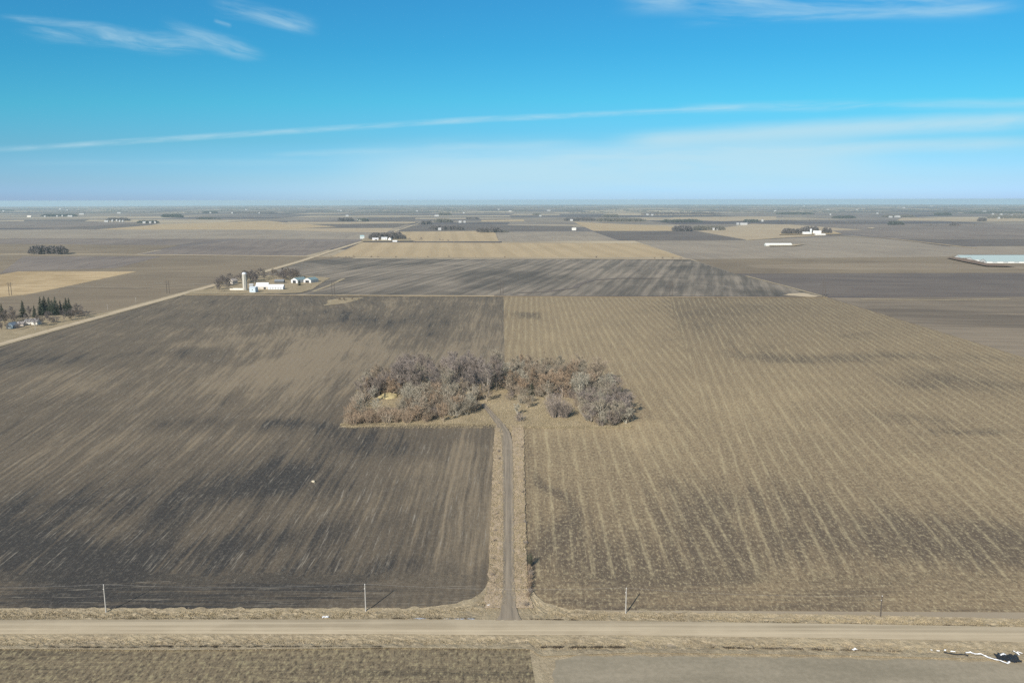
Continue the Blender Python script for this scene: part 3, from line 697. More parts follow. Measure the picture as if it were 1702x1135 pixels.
# farmstead on the left edge
for i, (px, ty, H) in enumerate([(4,504,15),(39,499,18),(58,507,13),(69,492,20),(75.5,491,20),(83,493,19),(88,497,17),(93.5,492,20),(101.5,498,15.5),(111,494,18),(116.5,494,18)]):
    tree('conifer', px, ty + H / mpp(50, 524), H, 'green', 'dark green spruce behind the white farmhouse, %s from the left edge' % ordw(i + 1), 'spruces behind the white farmhouse', rnd.uniform(.85, 1.1))
for px, ty, H in [(72,498,15),(79,500,14),(90,502,14),(97,503,13),(107,502,13),(113,503,14)]:
    tree('conifer', px, ty + H / mpp(50, 527), H, 'green', 'shorter dark spruce in front of the tall spruce row, %s from its left' % ordw([72,79,90,97,107,113].index(px) + 1), 'shorter spruces in the spruce row')
building('farmhouse', 'white farmhouse with grey roof under the spruces on the left', 55, 539.5, 12.5, 8, 3.3, 2.6, 3, (.82,.80,.74), (.30,.29,.29), 'house', windows=(('front', -3.5, 1.2, 1.2, 1, DK), ('front', 3.5, 1.2, 1.2, 1, DK)), doors=(('front', 0, 1, 2.1, .1, (.3,.25,.2)),))
building('garage', 'slate blue garage left of the white farmhouse', 21, 546, 7, 7, 3.4, 2.4, 80, (.20,.27,.32), (.22,.27,.33), 'garage', doors=(('left', 0, 3.4, 2.4, 0, (.5,.54,.56)),))
building('shed', 'small tan shed between the garage and the farmhouse', 36, 542, 6, 5, 2.6, 1.6, 5, (.45,.40,.36), (.36,.33,.32), 'shed')
for i, (px, py, H, c, k) in enumerate([(44,544,12,'purple','wide'),(62,544,11,'grey','wide'),(71,542,9,'purple','wide'),(80,538,8,'plum','wide'),(90,537,8,'plum','bush'),(107,534,12,'purple','wide'),(130,526,13,'grey','wide'),(136,527,8,'grey','multi'),(118,529,9,'purple','wide'),(3,549,9,'grey','multi'),(12,548,7,'grey','multi'),(30,548,8,'brown','multi')]):
    tree(k, px, py, H, 'dusk', 'bare tree in the yard of the white farmhouse, %s from left' % ordw([3,5,6,7,8,9,11,12,10,1,2,4][i]), 'yard trees by the white farmhouse')
block(['wide','multi'], [(62,530),(140,524),(146,529),(90,536),(66,538)], 7, (7, 10), ['dusk','dusk','umber'], 'bare brownish tree', 'in front of the spruce row', 'bare trees in front of the spruce row', 3.5)
block(['wide','multi','tall'], [(-25,540),(-20,528),(35,524),(60,526),(40,534),(0,542)], 14, (9, 13.5), ['dusk','dusk','umber'], 'bare purplish tree', 'behind the garage on the left edge', 'trees behind the garage', 5)
# farmstead up the road
building('machine_shed', 'pale teal tall bin shed beside the far gravel road', 602, 397, 12, 11, 7.5, 3.5, 20, (.70,.76,.76), (.42,.58,.60), 'shed')
building('barn', 'white barn in front of the dark woods up the road', 624, 400, 18, 12, 4.5, 3.5, 8, (.72,.68,.66), (.72,.72,.73), 'barn', doors=(('front', 2, 7, 3.6, 0, DK),))
building('farmhouse', 'white two storey house before the woods up the road', 639, 399.5, 17, 11, 6, 3.5, 4, (.80,.80,.78), (.66,.68,.70), 'house', windows=(('front', -4, 1.6, 1.6, 3, DK), ('front', 4, 1.6, 1.6, 3, DK)))
building('farmhouse', 'white gabled house right of the two storey house', 648.5, 400, 10, 9, 5.5, 4, 78, (.80,.78,.76), (.4,.4,.4), 'house')
building('shed', 'low bright white shed right of the white houses', 656.5, 402, 13, 7, 2.5, 1.6, 2, (.84,.84,.82), (.84,.84,.84), 'shed')
# long white building in the right stubble
building('storage_shed', 'long low white building alone in the pale stubble field', 1293, 408.5, 68, 14, 3, 3.4, 1, (.78,.80,.76), (.82,.85,.80), 'building')
patch('yard', [(1278,409),(1290,407.5),(1340,407),(1320,410),(1280,410.5)], M['pale'], 2.0)
# livestock barns on the right
for i, (px, py) in enumerate([(1591,430), (1612,433.5), (1634,436.8)]):
    g = G(px, py)
    building('livestock_barn', ['rearmost of the three long blue roofed livestock barns', 'middle one of the three long blue roofed livestock barns', 'nearest of the three long blue roofed livestock barns'][i], 0, 0, 190, 24, 2.8, 4.2, -1, (.80,.80,.78), (.42,.52,.52), 'barn', 'long livestock barns on the right', loc=g + Vector((96, 0, 0)), doors=(('left', 0, 3, 2.2, 0, DK),),
             windows=tuple(('front', -80 + 20 * k, 9, 1.2, .9, (.25,.28,.30)) for k in range(9)))
M['weeds'] = grass_mat('rusty_weeds', (.17,.12,.09), (.24,.16,.11), (.2,.17,.13), .4)
for pp in ([(1573,430),(1600,428.5),(1640,440),(1600,436)], [(1600,436),(1660,441),(1690,445),(1640,444)]): patch('weed_patch', pp, M['weeds'], 2.2)
# farm with silo in the far right middle
building('barn', 'white barn beside trees of the far right farm', 1339, 390, 24, 14, 5, 4, 5, (.82,.82,.8), (.80,.82,.83), 'barn')
building('barn', 'white barn with steep gable right of the far blue silo', 1358, 389, 26, 16, 5, 6, -20, (.82,.82,.8), (.80,.80,.8), 'barn')
building('shed', 'long low white shed at the front of the far right farm', 1363, 391, 34, 9, 2.6, 2, 0, (.82,.82,.8), (.84,.84,.84), 'shed')
def small_silo(px, py, H, r, label):
    o = empty('silo', G(px, py), label, 'silo'); b = MB(); b.tube([(0,0,-.3),(0,0,H)], [r, r], 16); b.build('wall', msimple((.55,.58,.6), .5), o)
    d = MB(); d.tube([(0,0,H+.02),(0,0,H+r*.5),(0,0,H+r*.8)], [r+.1, r*.7, .1], 16); d.build('dome', msimple((.75,.77,.8), .4), o)
small_silo(1347.5, 390, 17, 3.4, 'grey silo between the two white barns of far right farm')

# ------------------------------------------------------------------ woodlots far away, one mass each
def low_tree(b, c, H, W, r, nb):
    b.tube([c, c + Vector((0, 0, H * .8))], [H * .03, H * .01], 3, False)
    for i in range(nb):
        a = r.uniform(0, 6.283); u = r.random(); q = math.sqrt(r.random()) * W / 2; z = H * (.22 + .72 * u); q *= math.sqrt(max(.08, 1 - ((u - .4) / .62) ** 2))
        p = c + Vector((math.cos(a) * q * .6, math.sin(a) * q * .6, z * .9)); t = p + Vector((math.cos(a) * W * .16, math.sin(a) * W * .16, H * r.uniform(.08, .2))) 
        b.blade(p, t, W * r.uniform(.10, .2), r)
def woodlot(label, x0, x1, yb, depth, H, colour, dens=1.0, name='woodlot', cone=False):
    r = random.Random(int(x0 * 7 + yb * 3)); A, B = G(x0, yb), G(x1, yb); Wd = (B - A).length; b = MB()
    H *= 1.4; n = max(8, int(Wd * depth / 48 * dens)); n = min(n, 420); nb = 60 if A.y < 3000 else 34
    for i in range(n):
        t = r.random(); p = A.lerp(B, t); s = r.random() * depth; p = p + Vector((p.x, p.y, 0)).normalized() * s
        edge = min(1, .55 + 3 * min(t, 1 - t) + .2 * mnoise.noise(Vector((t * 6, x0, 0))))
        Ht = H * r.uniform(.65, 1.05) * edge * (1 + .15 * mnoise.noise(Vector((p.x * .02, p.y * .02, 4)))); p.z = zc(p.x, p.y)
        low_tree(b, p, Ht, Ht * (.35 if cone else .8), r, nb)
    o = b.build(name, M['twig']); ca, cb = COL[colour]; o.color = (*[q * w_ for q, w_ in zip(cb, (.58, .62, .68))], 1) if colour != 'green' else (.098, .105, .095, 1)
    return tag(o, label, 'trees', None, 'stuff')
WL = [('purple woodlot alone in the left fields', 47, 113, 423.5, 45, 14, 'plum'),
 ('dense purple woods behind the houses up the road', 613, 674, 398.5, 95, 15, 'plum'),
 ('trees around the long left farmstead near the horizon', 68, 130, 360, 120, 15, 'green'),
 ('trees behind a row of small white farm buildings', 176, 217, 367.5, 90, 14, 'purple'),
 ('dark trees around the white farm on the left', 227, 265, 371.5, 60, 12, 'green'),
 ('dark tree clump left of centre near the horizon', 268, 305, 361.5, 120, 18, 'green'),
 ('low dark hedge in the far left fields', 326, 368, 365, 30, 11, 'green'),
 ('tree belt near the left horizon', 336, 362, 354.5, 120, 14, 'green'),
 ('long tree belt below the left horizon', 380, 462, 355, 140, 13, 'purple'),
 ('tree clump around the far farm left of centre', 561, 588, 368, 110, 16, 'purple'),
 ('green trees right of the far farm roof', 592, 613, 368, 70, 13, 'green'),
 ('trees left of the far crossroads', 699, 718, 373.5, 80, 15, 'purple'),
 ('trees right of the far crossroads', 721, 753, 370, 90, 15, 'grey'),
 ('long dark woods right of the far road', 712, 771, 382.5, 70, 14, 'purple'),
 ('grey woods at the edge of the far tan field', 792, 836, 387, 60, 15, 'purple'),
 ('tail of low brush beside the grey woods', 834, 846, 387, 30, 8, 'grey'),
 ('thin woods near the centre horizon', 773, 797, 365, 80, 12, 'purple'),
 ('trees around white buildings below the centre horizon', 728, 750, 358, 120, 16, 'grey'),
 ('small clump far right of centre road', 885, 900, 358, 70, 13, 'grey'),
 ('brown woods left part of the far creek belt', 937, 992, 367.5, 80, 15, 'purple'),
 ('grey woods right part of the far creek belt', 990, 1075, 368.5, 110, 14, 'grey'),
 ('scattered trees above the far creek belt', 1000, 1030, 361, 120, 14, 'grey'),
 ('dark hedge of trees left of the far right farms', 1098, 1168, 370, 60, 13, 'green'),
 ('large dark woodlot at the end of the tan field', 1117, 1150, 384.5, 80, 16, 'purple'),
 ('woods around small white houses right of centre', 1150, 1206, 383, 70, 13, 'grey'),
 ('purple tree row beside the far right farm', 1299, 1334, 390, 60, 15, 'plum'),
 ('tall trees behind the barns of the far right farm', 1330, 1362, 387.5, 50, 17, 'purple'),
 ('bare trees right of the far right farm', 1366, 1382, 388.5, 40, 16, 'plum'),
 ('wide blue woods along the far river', 1065, 1200, 358, 420, 16, 'purple'),
 ('blue woods below the horizon right of centre', 1290, 1353, 357, 200, 14, 'green'),
 ('straight dark evergreen belt on the right', 1382, 1423, 363.5, 50, 15, 'green'),
 ('trees around bright farm sheds on the right', 1464, 1521, 361.5, 90, 13, 'grey'),
 ('dark clump at the edge of the right fields', 1475, 1503, 374.5, 60, 15, 'green'),
 ('purple clump far right', 1578, 1593, 375.5, 45, 13, 'purple'),
 ('brown hedge left of the town', 1624, 1640, 368, 90, 15, 'purple'),
 ('trees of the small town on the right', 1640, 1712, 364, 500, 14, 'grey'),
 ('trees north of the small town', 1600, 1712, 356, 400, 14, 'green'),
 ('woods below the right horizon', 1552, 1582, 358, 150, 15, 'green'),
 ('thin row of trees behind right stubble', 1280, 1360, 369, 16, 9, 'brown'),
 ('thin row of trees further along right stubble', 1378, 1462, 371.5, 16, 9, 'brown'),
 ('thin reddish thicket row on the right', 1520, 1640, 375.5, 16, 6, 'red'),
 ('dark trees left of the small far barns', 1235, 1262, 369.5, 60, 12, 'green'),
 ('dark woods at the left edge near the horizon', -10, 24, 351, 200, 16, 'green'),
 ('reddish brush growing on the weed patch by the far field edge', 548, 606, 500, 10, 3.0, 'red')]
for w in WL: woodlot(*w, dens=.5 if w[4] > 150 else (.45 if 'thin' in w[0] else .9))
def horizon_woods():
    r = random.Random(77); b = MB(); n = 0
    for k in range(640):
        px = r.uniform(-60, 1760); py = 341.8 + 13 * r.random() ** 1.7
        g = G(px, py)
        if g.y > 30000: continue
        wd = r.uniform(60, 420); dp = r.uniform(30, 120); H = r.uniform(9, 17)
        m = int(min(26, wd / 16))
        for i in range(m):
            x, y = g.x + r.uniform(-wd, wd) / 2, g.y + r.uniform(0, dp); h = H * r.uniform(.6, 1.1)
            c = Vector((x, y, zc(x, y))); w = h * r.uniform(.9, 2.2)
            for q in range(7):
                a = r.uniform(-1, 1) * w / 2; t = Vector((a, r.uniform(-4, 4), 0)); b.add([c + t + Vector((-w*.18, 0, 0)), c + t + Vector((w*.18, 0, 0)), c + t + Vector((r.uniform(-1, 1), r.uniform(-3, 3), h * r.uniform(.6, 1)))], [(0, 1, 2)])
    o = b.build('distant_woods', M['twig']); o.color = (.105,.105,.095, 1)
    tag(o, 'mass of tiny dark woods and hedges scattered along the horizon', 'woods', None, 'stuff')
horizon_woods()
# small white buildings of distant farms
FB = [(49,361,60,(.8,.74,.66)),(75,361,22,0),(95,360.5,20,0),(104,360,22,0),(117,360.5,75,0),(136,357,80,0),(177,369.5,36,0),(187,368.5,16,0),(194,368,14,0),(199.5,369,16,0),(204.5,369,14,0),(240,371.5,26,0),(250,371.5,20,0),(258,371.5,16,0),
 (6,352,60,0),(100,348.5,90,0),(112,350,40,0),(198,355,60,0),(278,360.5,26,0),(289,360,18,0),(410,349.5,120,0),(350,354.5,30,0),(386,355,30,0),(431,355,24,0),(562,351,40,0),(567,351.5,36,0),(577,360,40,0),(597,367.8,56,(.6,.58,.5)),(693,352,40,0),(726,360,60,0),(731,383,22,0),(765,370.5,28,0),(772,370.5,20,0),(771,355,26,0),
 (829,349,40,0),(848,352,50,0),(898,360,30,0),(912,351,90,0),(950,367.5,30,0),(954,383,30,(.75,.73,.68)),(1021,360.5,30,0),(1076,358,34,0),(1084,358.5,30,0),(1161,382,18,0),(1170,382,12,0),(1186,383,14,0),(1192,382.8,14,0),(1226,374,22,0),(1236,374.2,60,0),(1253,369,28,0),(1267,368.5,18,0),(1288,352,40,0),(1376,350,40,0),(1424,349.5,30,0),
 (1480,362,44,0),(1489,361.5,40,0),(1494,361.5,30,0),(1502,346,70,0),(1458,356,30,0),(1636,353,50,0),(1650,357,30,0),(1664,358,34,0),(1681,360,26,0),(1694,362,24,0),(1672,362,22,0),(1660,364,22,0),(1336,343.5,90,0),(1548,343.5,80,0),(1380,358,20,0)]
def near_name(px):
    return ''
FB.sort()
for i, (px, py, w, c) in enumerate(FB):
    d = G(px, py).y
    w = min(w * .55, 42)
    building('farm_building', 'tiny pale farm building near the horizon, %s from the left' % ordw(i + 1), px, py, w, max(9, w * .3), 4.5 + d * .0004, 4, rnd.uniform(-12, 12), c or (.44,.44,.43), c or (.50,.50,.50), 'building', 'tiny farm buildings near the horizon')
# single shrubs and trees in the middle distance
for i, (px, py, H) in enumerate([(551,427.5,4),(562,427.6,3),(575,427.8,3),(580,428,3),(588,428,5),(617,428,4),(628,428.2,4),(658,428,4),(711,428,4),(746,427.5,5),(790,428,3),(839,428.6,4),(991,428.8,5),(1088,430,4),(1101,430,5),(1118,430.5,5),(1131,431,5)]):
    tree('bush', px, py, H, 'brown', 'small shrub on the far field line before the tan field, %s from left' % ordw(i + 1), 'shrubs along the far field line')
for px, py, H, l in [(681,401.5,11,'round bare tree right of the woods up the road'), (700,401,11,'second round bare tree further right of the woods up the road'), (731,399.5,6,'dark brush tree on the slope of the tan field'), (736,400,5,'low brush beside the dark brush tree on the tan slope'), (745,401,6,'last brush tree on the tan slope, furthest right'), (754,403.5,4,'low brush at the foot of the tan slope'), (688,403,5,'small bush between the two round bare trees')]:
    tree('wide' if H > 8 else 'bush', px, py, H, 'plum', l)

# ------------------------------------------------------------------ lane shrubs
tree('bush', 881, 941, 4.6, 'green', 'dark green bush at the edge of the lane verge and stubble', wide=.55)
for i, (px, py, H, c) in enumerate([(879,950,2.6,'red'),(882,957,2.2,'plum'),(880,965,2.6,'red'),(882,972,2.0,'red'),(879,979,2.6,'red'),(881,986,2.2,'plum'),(878,993,2.0,'red')]):
    tree('bush', px, py, H, c, 'reddish brush below the dark green bush beside the lane, %s downward' % ordw(i + 1), 'reddish brush beside the lane', .7)
for i, (px, py) in enumerate([(867,732),(868,745),(870,790),(871,800),(829,752),(830,764),(829,805),(828,823),(826,856),(824,884),(822,900),(820,930),(818,958),(869,820),(872,870),(873,905),(874,1008)]):
    tree('bush', px, py, rnd.uniform(.9, 1.7), 'plum', 'knee high dark weed clump on the lane verge at %s place down' % ordw(sorted([732,745,790,800,752,764,805,823,856,884,900,930,958,820,870,905,1008]).index(py) + 1), 'dark weed clumps on the lane verges', .8)

# ------------------------------------------------------------------ dry grass tufts
def tufts(name, label, n, spot, hr, seed, mat='blade'):
    r = random.Random(seed); b = MB()
    for i in range(n):
        p = spot(r)
        if p is None: continue
        h = r.uniform(*hr)
        for k in range(4):
            q = p + Vector((r.gauss(0, .16), r.gauss(0, .16), 0)); t = q + Vector((r.gauss(.05, .16), r.gauss(.05, .16), h * r.uniform(.6, 1.1)))
            a = r.uniform(0, 3.14); w = Vector((math.cos(a), math.sin(a), 0)) * .07; b.add([q - w, q + w, t], [(0, 1, 2)])
    tag(b.build(name, M[mat]), label, 'grass', None, 'stuff')
def between(T, B, x0, x1, lift, lim=None):
    def at(c, x):
        for (a, b_) in zip(c[:-1], c[1:]):
            if a[0] <= x <= b_[0]: return a[1] + (b_[1] - a[1]) * (x - a[0]) / (b_[0] - a[0])
        return c[-1][1]
    def f(r):
        x = r.uniform(x0, x1)
        if 826 < x < 866 and T is VT: return None
        t = r.random() ** .8; y = at(T, x) * (1 - t) + at(B, x) * t; 
        if mnoise.noise(Vector((x * .03, y * .2, 4))) < r.uniform(-.5, .1): return None
        return G(x, y, lift)
    return f
VT2 = [(x, y if not 800 < x < 885 else max(y, 1008)) for x, y in VT]
tufts('dry_grass', 'dry tan grass on the verge between road and fields', 17000, between(VT, V2, -60, 1760, .05), (.25, .6), 1)
tufts('dry_grass', 'dry tan grass on the near side of the road', 13000, between(ST, SB, -60, 1760, .05), (.15, .45), 2)
def lane_spot(r):
    y = 1012 - 300 * r.random() ** .75
    L_, R_ = r.choice(((LV_L, LV_R), (RV_L, RV_R)))
    def at(c, y):
        for (a, b_) in zip(c[:-1], c[1:]):
            if b_[1] <= y <= a[1]: return a[0] + (b_[0] - a[0]) * (a[1] - y) / (a[1] - b_[1])
        return c[-1][0]
    t = r.random(); return G(at(L_, y) * (1 - t) + at(R_, y) * t, y, .35)
tufts('dry_grass', 'dry pale grass lining both sides of the lane', 9000, lane_spot, (.2, .6), 3)
def pad_spot(r):
    x, y = r.uniform(572, 1050), 712 - 80 * r.random()
    if y < 706 - (x - 566) * 2.1 or y < 706 - (1058 - x) * 1.8: return None
    return G(x, y, .08)
tufts('dry_grass', 'dry grass under and around the grove trees', 24000, pad_spot, (.3, .8), 4)
def edge_spot(r):
    x = r.uniform(566, 1050); 
    if 815 < x < 850: return None
    return G(x, (707 if x < 820 else 711) + r.uniform(-2.2, .6), .08)
tufts('dry_grass', 'dry tall grass fringe along the front of the grove', 5000, edge_spot, (.4, 1.0), 5)

def line_spot(segs, jx=.5):
    def f(r):
        a, b_ = r.choice(segs); t = r.random(); x = a[0] + (b_[0] - a[0]) * t
        if mnoise.noise(Vector((x * .06, 7, 1))) < r.uniform(-.3, .3): return None
        return G(x, a[1] + (b_[1] - a[1]) * t + r.gauss(0, .35), .12)
    return f
M['weeds2'] = grass_mat('dark_weeds', (.07,.055,.04), (.10,.08,.055), (.14,.11,.08), .4)
tufts('ditch_weeds', 'dark dead weeds in the bottom of the roadside ditch', 3600, line_spot([((240,1076),(640,1076.5)),((900,1076.5),(1040,1077)),((1180,1077),(1500,1083.5)),((250,1075.5),(640,1077)),((60,1077),(250,1078))]), (.25, .7), 8, 'weeds2')
tufts('ditch_weeds', 'dark dead weeds at the foot of the far road bank', 2600, line_spot([((190,1029),(460,1029)),((640,1028.5),(800,1029)),((880,1030.5),(960,1032)),((1240,1034.5),(1700,1042.5))]), (.2, .5), 9, 'weeds2')
M['ice'] = simple('ditch_ice', (.50,.53,.58), .25, .1)
patch('ice', [(684,1029.4),(700,1028.6),(712,1029.2),(706,1030)], M['ice'], .34, .4)
patch('ice', [(735,1029.6),(762,1029),(790,1029.8),(768,1030.3)], M['ice'], .34, .4)
# ------------------------------------------------------------------ poles and wires
M['pole'] = simple('weathered_pole', (.36,.345,.32), .8, .15); M['dkpole'] = simple('dark_pole', (.09,.075,.065), .85, .2); M['wire'] = simple('wire', (.32,.32,.32), .4, .1)
tops = []
def near_pole(px, py, H, mat, label):
    o = empty('utility_pole', G(px, py), label, 'utility pole', 'utility poles along the gravel road')
    b = MB(); b.tube([(0,0,-.3),(0,0,H*.5),(0,0,H)], [.19, .16, .12], 10); b.build('post', mat, o)
    k = MB(); k.tube([(0,0,H),(0,0,H+.12),(0,0,H+.3)], [.05, .09, .05], 8); k.build('insulator', M['white'], o)
    k = MB(); k.tube([(-.19,0,H-1.3),(-.19,0,H-1.1)], [.07, .07], 8); k.build('insulator', M['white'], o)
    tops.append(G(px, py) + Vector((0, 0, H + .25)))
near_pole(176.5, 1018.5, 8.7, M['pole'], 'pale utility pole on the verge, leftmost along the gravel road')
near_pole(608, 1016.5, 8.5, M['pole'], 'pale utility pole on the verge left of the lane mouth')
near_pole(1040, 1020, 7.9, M['pole'], 'pale utility pole on the verge right of the lane mouth')
near_pole(1463.5, 1024, 6.2, M['dkpole'], 'short dark utility pole on the verge, rightmost along the gravel road')
def wire(name, a, b_, sag, r, label, group):
    P = [a.lerp(b_, t / 16) - Vector((0, 0, sag * 4 * (t / 16) * (1 - t / 16))) for t in range(17)]
    m = MB(); m.tube([tuple(p) for p in P], [r] * 17, 4, False); tag(m.build(name, M['wire']), label, 'wire', group)
wl = tops[0] + (tops[0] - tops[1]) ; wire('power_line_wire', wl, tops[0], 1.0, .012, 'thin wire running from the leftmost road pole out of view', 'wires along the gravel road')
for i, l in enumerate(['thin wire between the two left road poles', 'thin wire crossing over the lane mouth between two pale poles', 'thin wire reaching the short dark pole on the right']):
    wire('power_line_wire', tops[i], tops[i+1], 1.0, .012, l, 'wires along the gravel road')
def hframe(px, py, H, label, rz=0):
    o = empty('transmission_pole', G(px, py), label, 'power pole', 'two legged transmission poles along the far field line', R(rz))
    for s in (-1, 1): b = MB(); b.tube([(s*1.6,0,-.3),(s*1.6,0,H)], [.34, .26], 8); b.build('leg', M['dkpole'], o)
    b = MB(); b.box(-4.2, 4.2, -.12, .12, H-1.6, H-1.3); b.build('crossarm', M['dkpole'], o)
    b = MB(); b.tube([(-1.6,0.3,H-6),(1.6,0.3,H-2.4)], [.1,.1], 5); b.tube([(1.6,.3,H-6),(-1.6,.3,H-2.4)], [.1,.1], 5); b.build('brace', M['dkpole'], o)
    for s in (-3.8, 0, 3.8): b = MB(); b.tube([(s,0,H-1.65),(s,0,H-2.9)], [.12,.12], 6); b.build('insulator', M['dkpole'], o)
    return G(px, py) + Vector((0, 0, H - 2.9))
HT = []
for px, py, H, l in [(17.5,491.5,17,'transmission pole at the left edge beside the gold grass'),(279.5,488,17,'transmission pole beside the far road corner'),(554,490.5,19,'transmission pole right of the machine sheds'),(834,491.5,19,'transmission pole at the centre of the far field line'),(1115,492.5,18,'transmission pole right of centre on the far field line'),(1369,494,19,'transmission pole at the far right corner of the stubble')]:
    HT.append(hframe(px, py, H, l))
for i in range(5):
    wire('power_line_wire', HT[i], HT[i+1], 2.5, .03, 'thin high wire spanning the far field line, %s span from left' % ordw(i + 1), 'wires along the far field line')
for i, (px, py, H) in enumerate([(59,549,6),(126,531.5,6.5),(179,515.5,6),(226,503,6)]):
    o = empty('utility_pole', G(px, py), 'small pale roadside pole along the left road, %s from left' % ordw(i + 1), 'utility pole', 'small poles along the left road')
    b = MB(); b.tube([(0,0,-.3),(0,0,H)], [.17,.12], 8); b.build('post', M['pole'], o); b = MB(); b.box(-.7,.7,-.06,.06,H-.6,H-.45); b.build('crossarm', M['pole'], o)

# ------------------------------------------------------------------ torn plastic and litter
def sheet(b, cx, cy, L, W, ang, seed, hh=.35, nx=26, ny=12, taper=0.0):
    vs, fs = [], []; ca, sa = math.cos(ang), math.sin(ang)
    for j in range(ny + 1):
        for i in range(nx + 1):
            u, v = (i / nx - .5) * L, (j / ny - .5) * W * (1 - taper * i / nx) * (1 + .35 * mnoise.noise(Vector((i * .5, seed, 0))))
            u += .25 * mnoise.noise(Vector((i * .4, j * .6, seed))) * min(W, 1.5); v += .5 * mnoise.noise(Vector((i * .22, 3, seed))) * min(1.6, W + .6)
            z = .42 + hh * abs(mnoise.noise(Vector((u * 1.1, v * 1.6, seed)))) + hh * .6 * abs(mnoise.noise(Vector((u * 3, v * 3, seed + 4))))
            vs.append((cx + u * ca - v * sa, cy + u * sa + v * ca, z))
    for j in range(ny):
        for i in range(nx): a = j * (nx + 1) + i; fs.append((a, a + 1, a + nx + 2, a + nx + 1))
    b.add(vs, fs)
def strip_px(b, P, w, seed, lift=.5, hh=.25, off=Vector((0,0,0))):
    pts = []
    for a, c in zip(P[:-1], P[1:]):
        A, B = G(*a), G(*c); n = max(2, int((B - A).length / .35)); pts += [A.lerp(B, i / n) for i in range(n)]
    vs, fs = [], []; N = len(pts)
    for i, p in enumerate(pts):
        d = pts[min(i+1, N-1)] - pts[max(i-1, 0)]; n = Vector((-d.y, d.x, 0)).normalized(); ww = w * (.75 + .7 * mnoise.noise(Vector((i * .3, seed, 2))))
        for s in (-1, 0, 1):
            q = p + n * s * ww / 2; vs.append(tuple(Vector((q.x, q.y, lift + hh * (1.2 if s == 0 else .3) * (.6 + mnoise.noise(Vector((i * .5, s, seed)))))) - off))
    for i in range(N - 1):
        for k in (0, 1): fs.append((3*i+k, 3*i+k+1, 3*i+k+4, 3*i+k+3))
    b.add(vs, fs)
org = G(1675, 1096); org.z = 0
pl = empty('torn_plastic_sheet', org, 'torn black and white plastic sheet strewn along the near verge at right', 'plastic sheet')
def piece(nm, P, w, seed, lift, hh):
    b = MB(); strip_px(b, P, w, seed, lift, hh, org); b.build(nm, M['dkplastic' if nm == 'black_sheet' else 'whplastic'], pl)
b = MB(); sheet(b, 0, 0, 5.6, 3.6, -.15, 3, .5); b.build('black_sheet', M['dkplastic'], pl)
for a in [([(1569,1086),(1578,1088),(1590,1090),(1604,1090),(1612,1093)],.75,5,.42,.25),([(1648,1096),(1660,1098),(1668,1101)],1.0,6,.42,.25),([(1682,1095),(1692,1098)],.9,7,.42,.25)]: piece('black_sheet', *a)
for a in [([(1546,1084),(1553,1085)],.5,1,.8,.2),([(1556,1085.5),(1564,1086)],.35,2,.8,.2),([(1569,1084.5),(1575,1086.5)],1.1,3,.85,.25),([(1579,1087),(1590,1087.5)],.5,3,.85,.2),([(1604,1089),(1612,1088.5),(1620,1091),(1630,1091),(1640,1096),(1652,1100),(1663,1102.5),(1674,1107),(1678,1103.5)],.62,4,.85,.2),([(1661,1095),(1667,1092),(1670,1096)],.8,8,1.1,.25),([(1684,1087),(1692,1092),(1695,1096)],.6,9,1.0,.2),([(1690,1088),(1702,1092)],.4,10,.95,.15)]: piece('white_strip', *a)
for i, (px, py, H, c, l) in enumerate([(1003,706,9.5,'silver','front right tree nearest the field edge, left of three'),(1022,707,10.5,'plum','front right tree nearest the field edge, middle of three'),(1040,704,9,'silver','front right tree nearest the field edge, right of three')]): tree('multi', px, py, H, c, l, 'front right trees of the grove', 1.25)
def litter(px, py, L, label):
    b = MB(); sheet(b, 0, 0, L, L * .5, .2, px * .1, .3, 10, 6); o = b.build('plastic_litter', M['whplastic']); o.location = G(px, py); tag(o, label, 'litter')
litter(1420, 1081.5, 1.4, 'white scrap of plastic on the near verge right of centre')
litter(541, 1027.5, 1.8, 'white scrap in the ditch left of the middle pole')
litter(812, 1007.5, .9, 'small white scrap at the lane verge corner')
def stone(px, py, s, label):
    bm = bmesh.new(); bmesh.ops.create_icosphere(bm, subdivisions=3, radius=1)
    for v in bm.verts: v.co *= 1 + .3 * mnoise.noise(v.co * 1.3); v.co.x *= s * 1.2; v.co.y *= s; v.co.z *= s * .7
    m = bpy.data.meshes.new('boulder'); bm.to_mesh(m); bm.free(); m.materials.append(simple('pale_stone', (.5,.44,.33), .9, .2)); o = link('boulder', m); o.location = G(px, py); o.location.z += .3; tag(o, label, 'rock')
stone(521, 801, .7, 'pale boulder alone in the dark left field')
lump('bare_spot', 523, 802.5, 1.7, 1.3, .12, M['straw'], 'patch of pale straw around the boulder in the left field', 'straw', 4)

# ------------------------------------------------------------------ light, sky, air
base, tip = G(608, 1016.5), G(655, 981); sv = tip - base
SUN_AZ = math.atan2(-sv.x, -sv.y)      # direction towards the sun, from +Y clockwise
SUN_EL = math.atan2(8.6, sv.length)
sd = Vector((math.sin(SUN_AZ) * math.cos(SUN_EL), math.cos(SUN_AZ) * math.cos(SUN_EL), math.sin(SUN_EL)))
print('SUN', math.degrees(SUN_AZ), math.degrees(SUN_EL))
ld = bpy.data.lights.new('sun', 'SUN'); ld.energy = 4.6; ld.angle = R(.53); ld.color = (1, .93, .82)
lo = bpy.data.objects.new('sun', ld); C.objects.link(lo); lo.rotation_euler = sd.to_track_quat('Z', 'Y').to_euler(); lo.location = (0, 0, 300)
w = bpy.data.worlds.new('World'); bpy.context.scene.world = w; w.use_nodes = True; nt = NT(w.node_tree); bg = w.node_tree.nodes['Background']
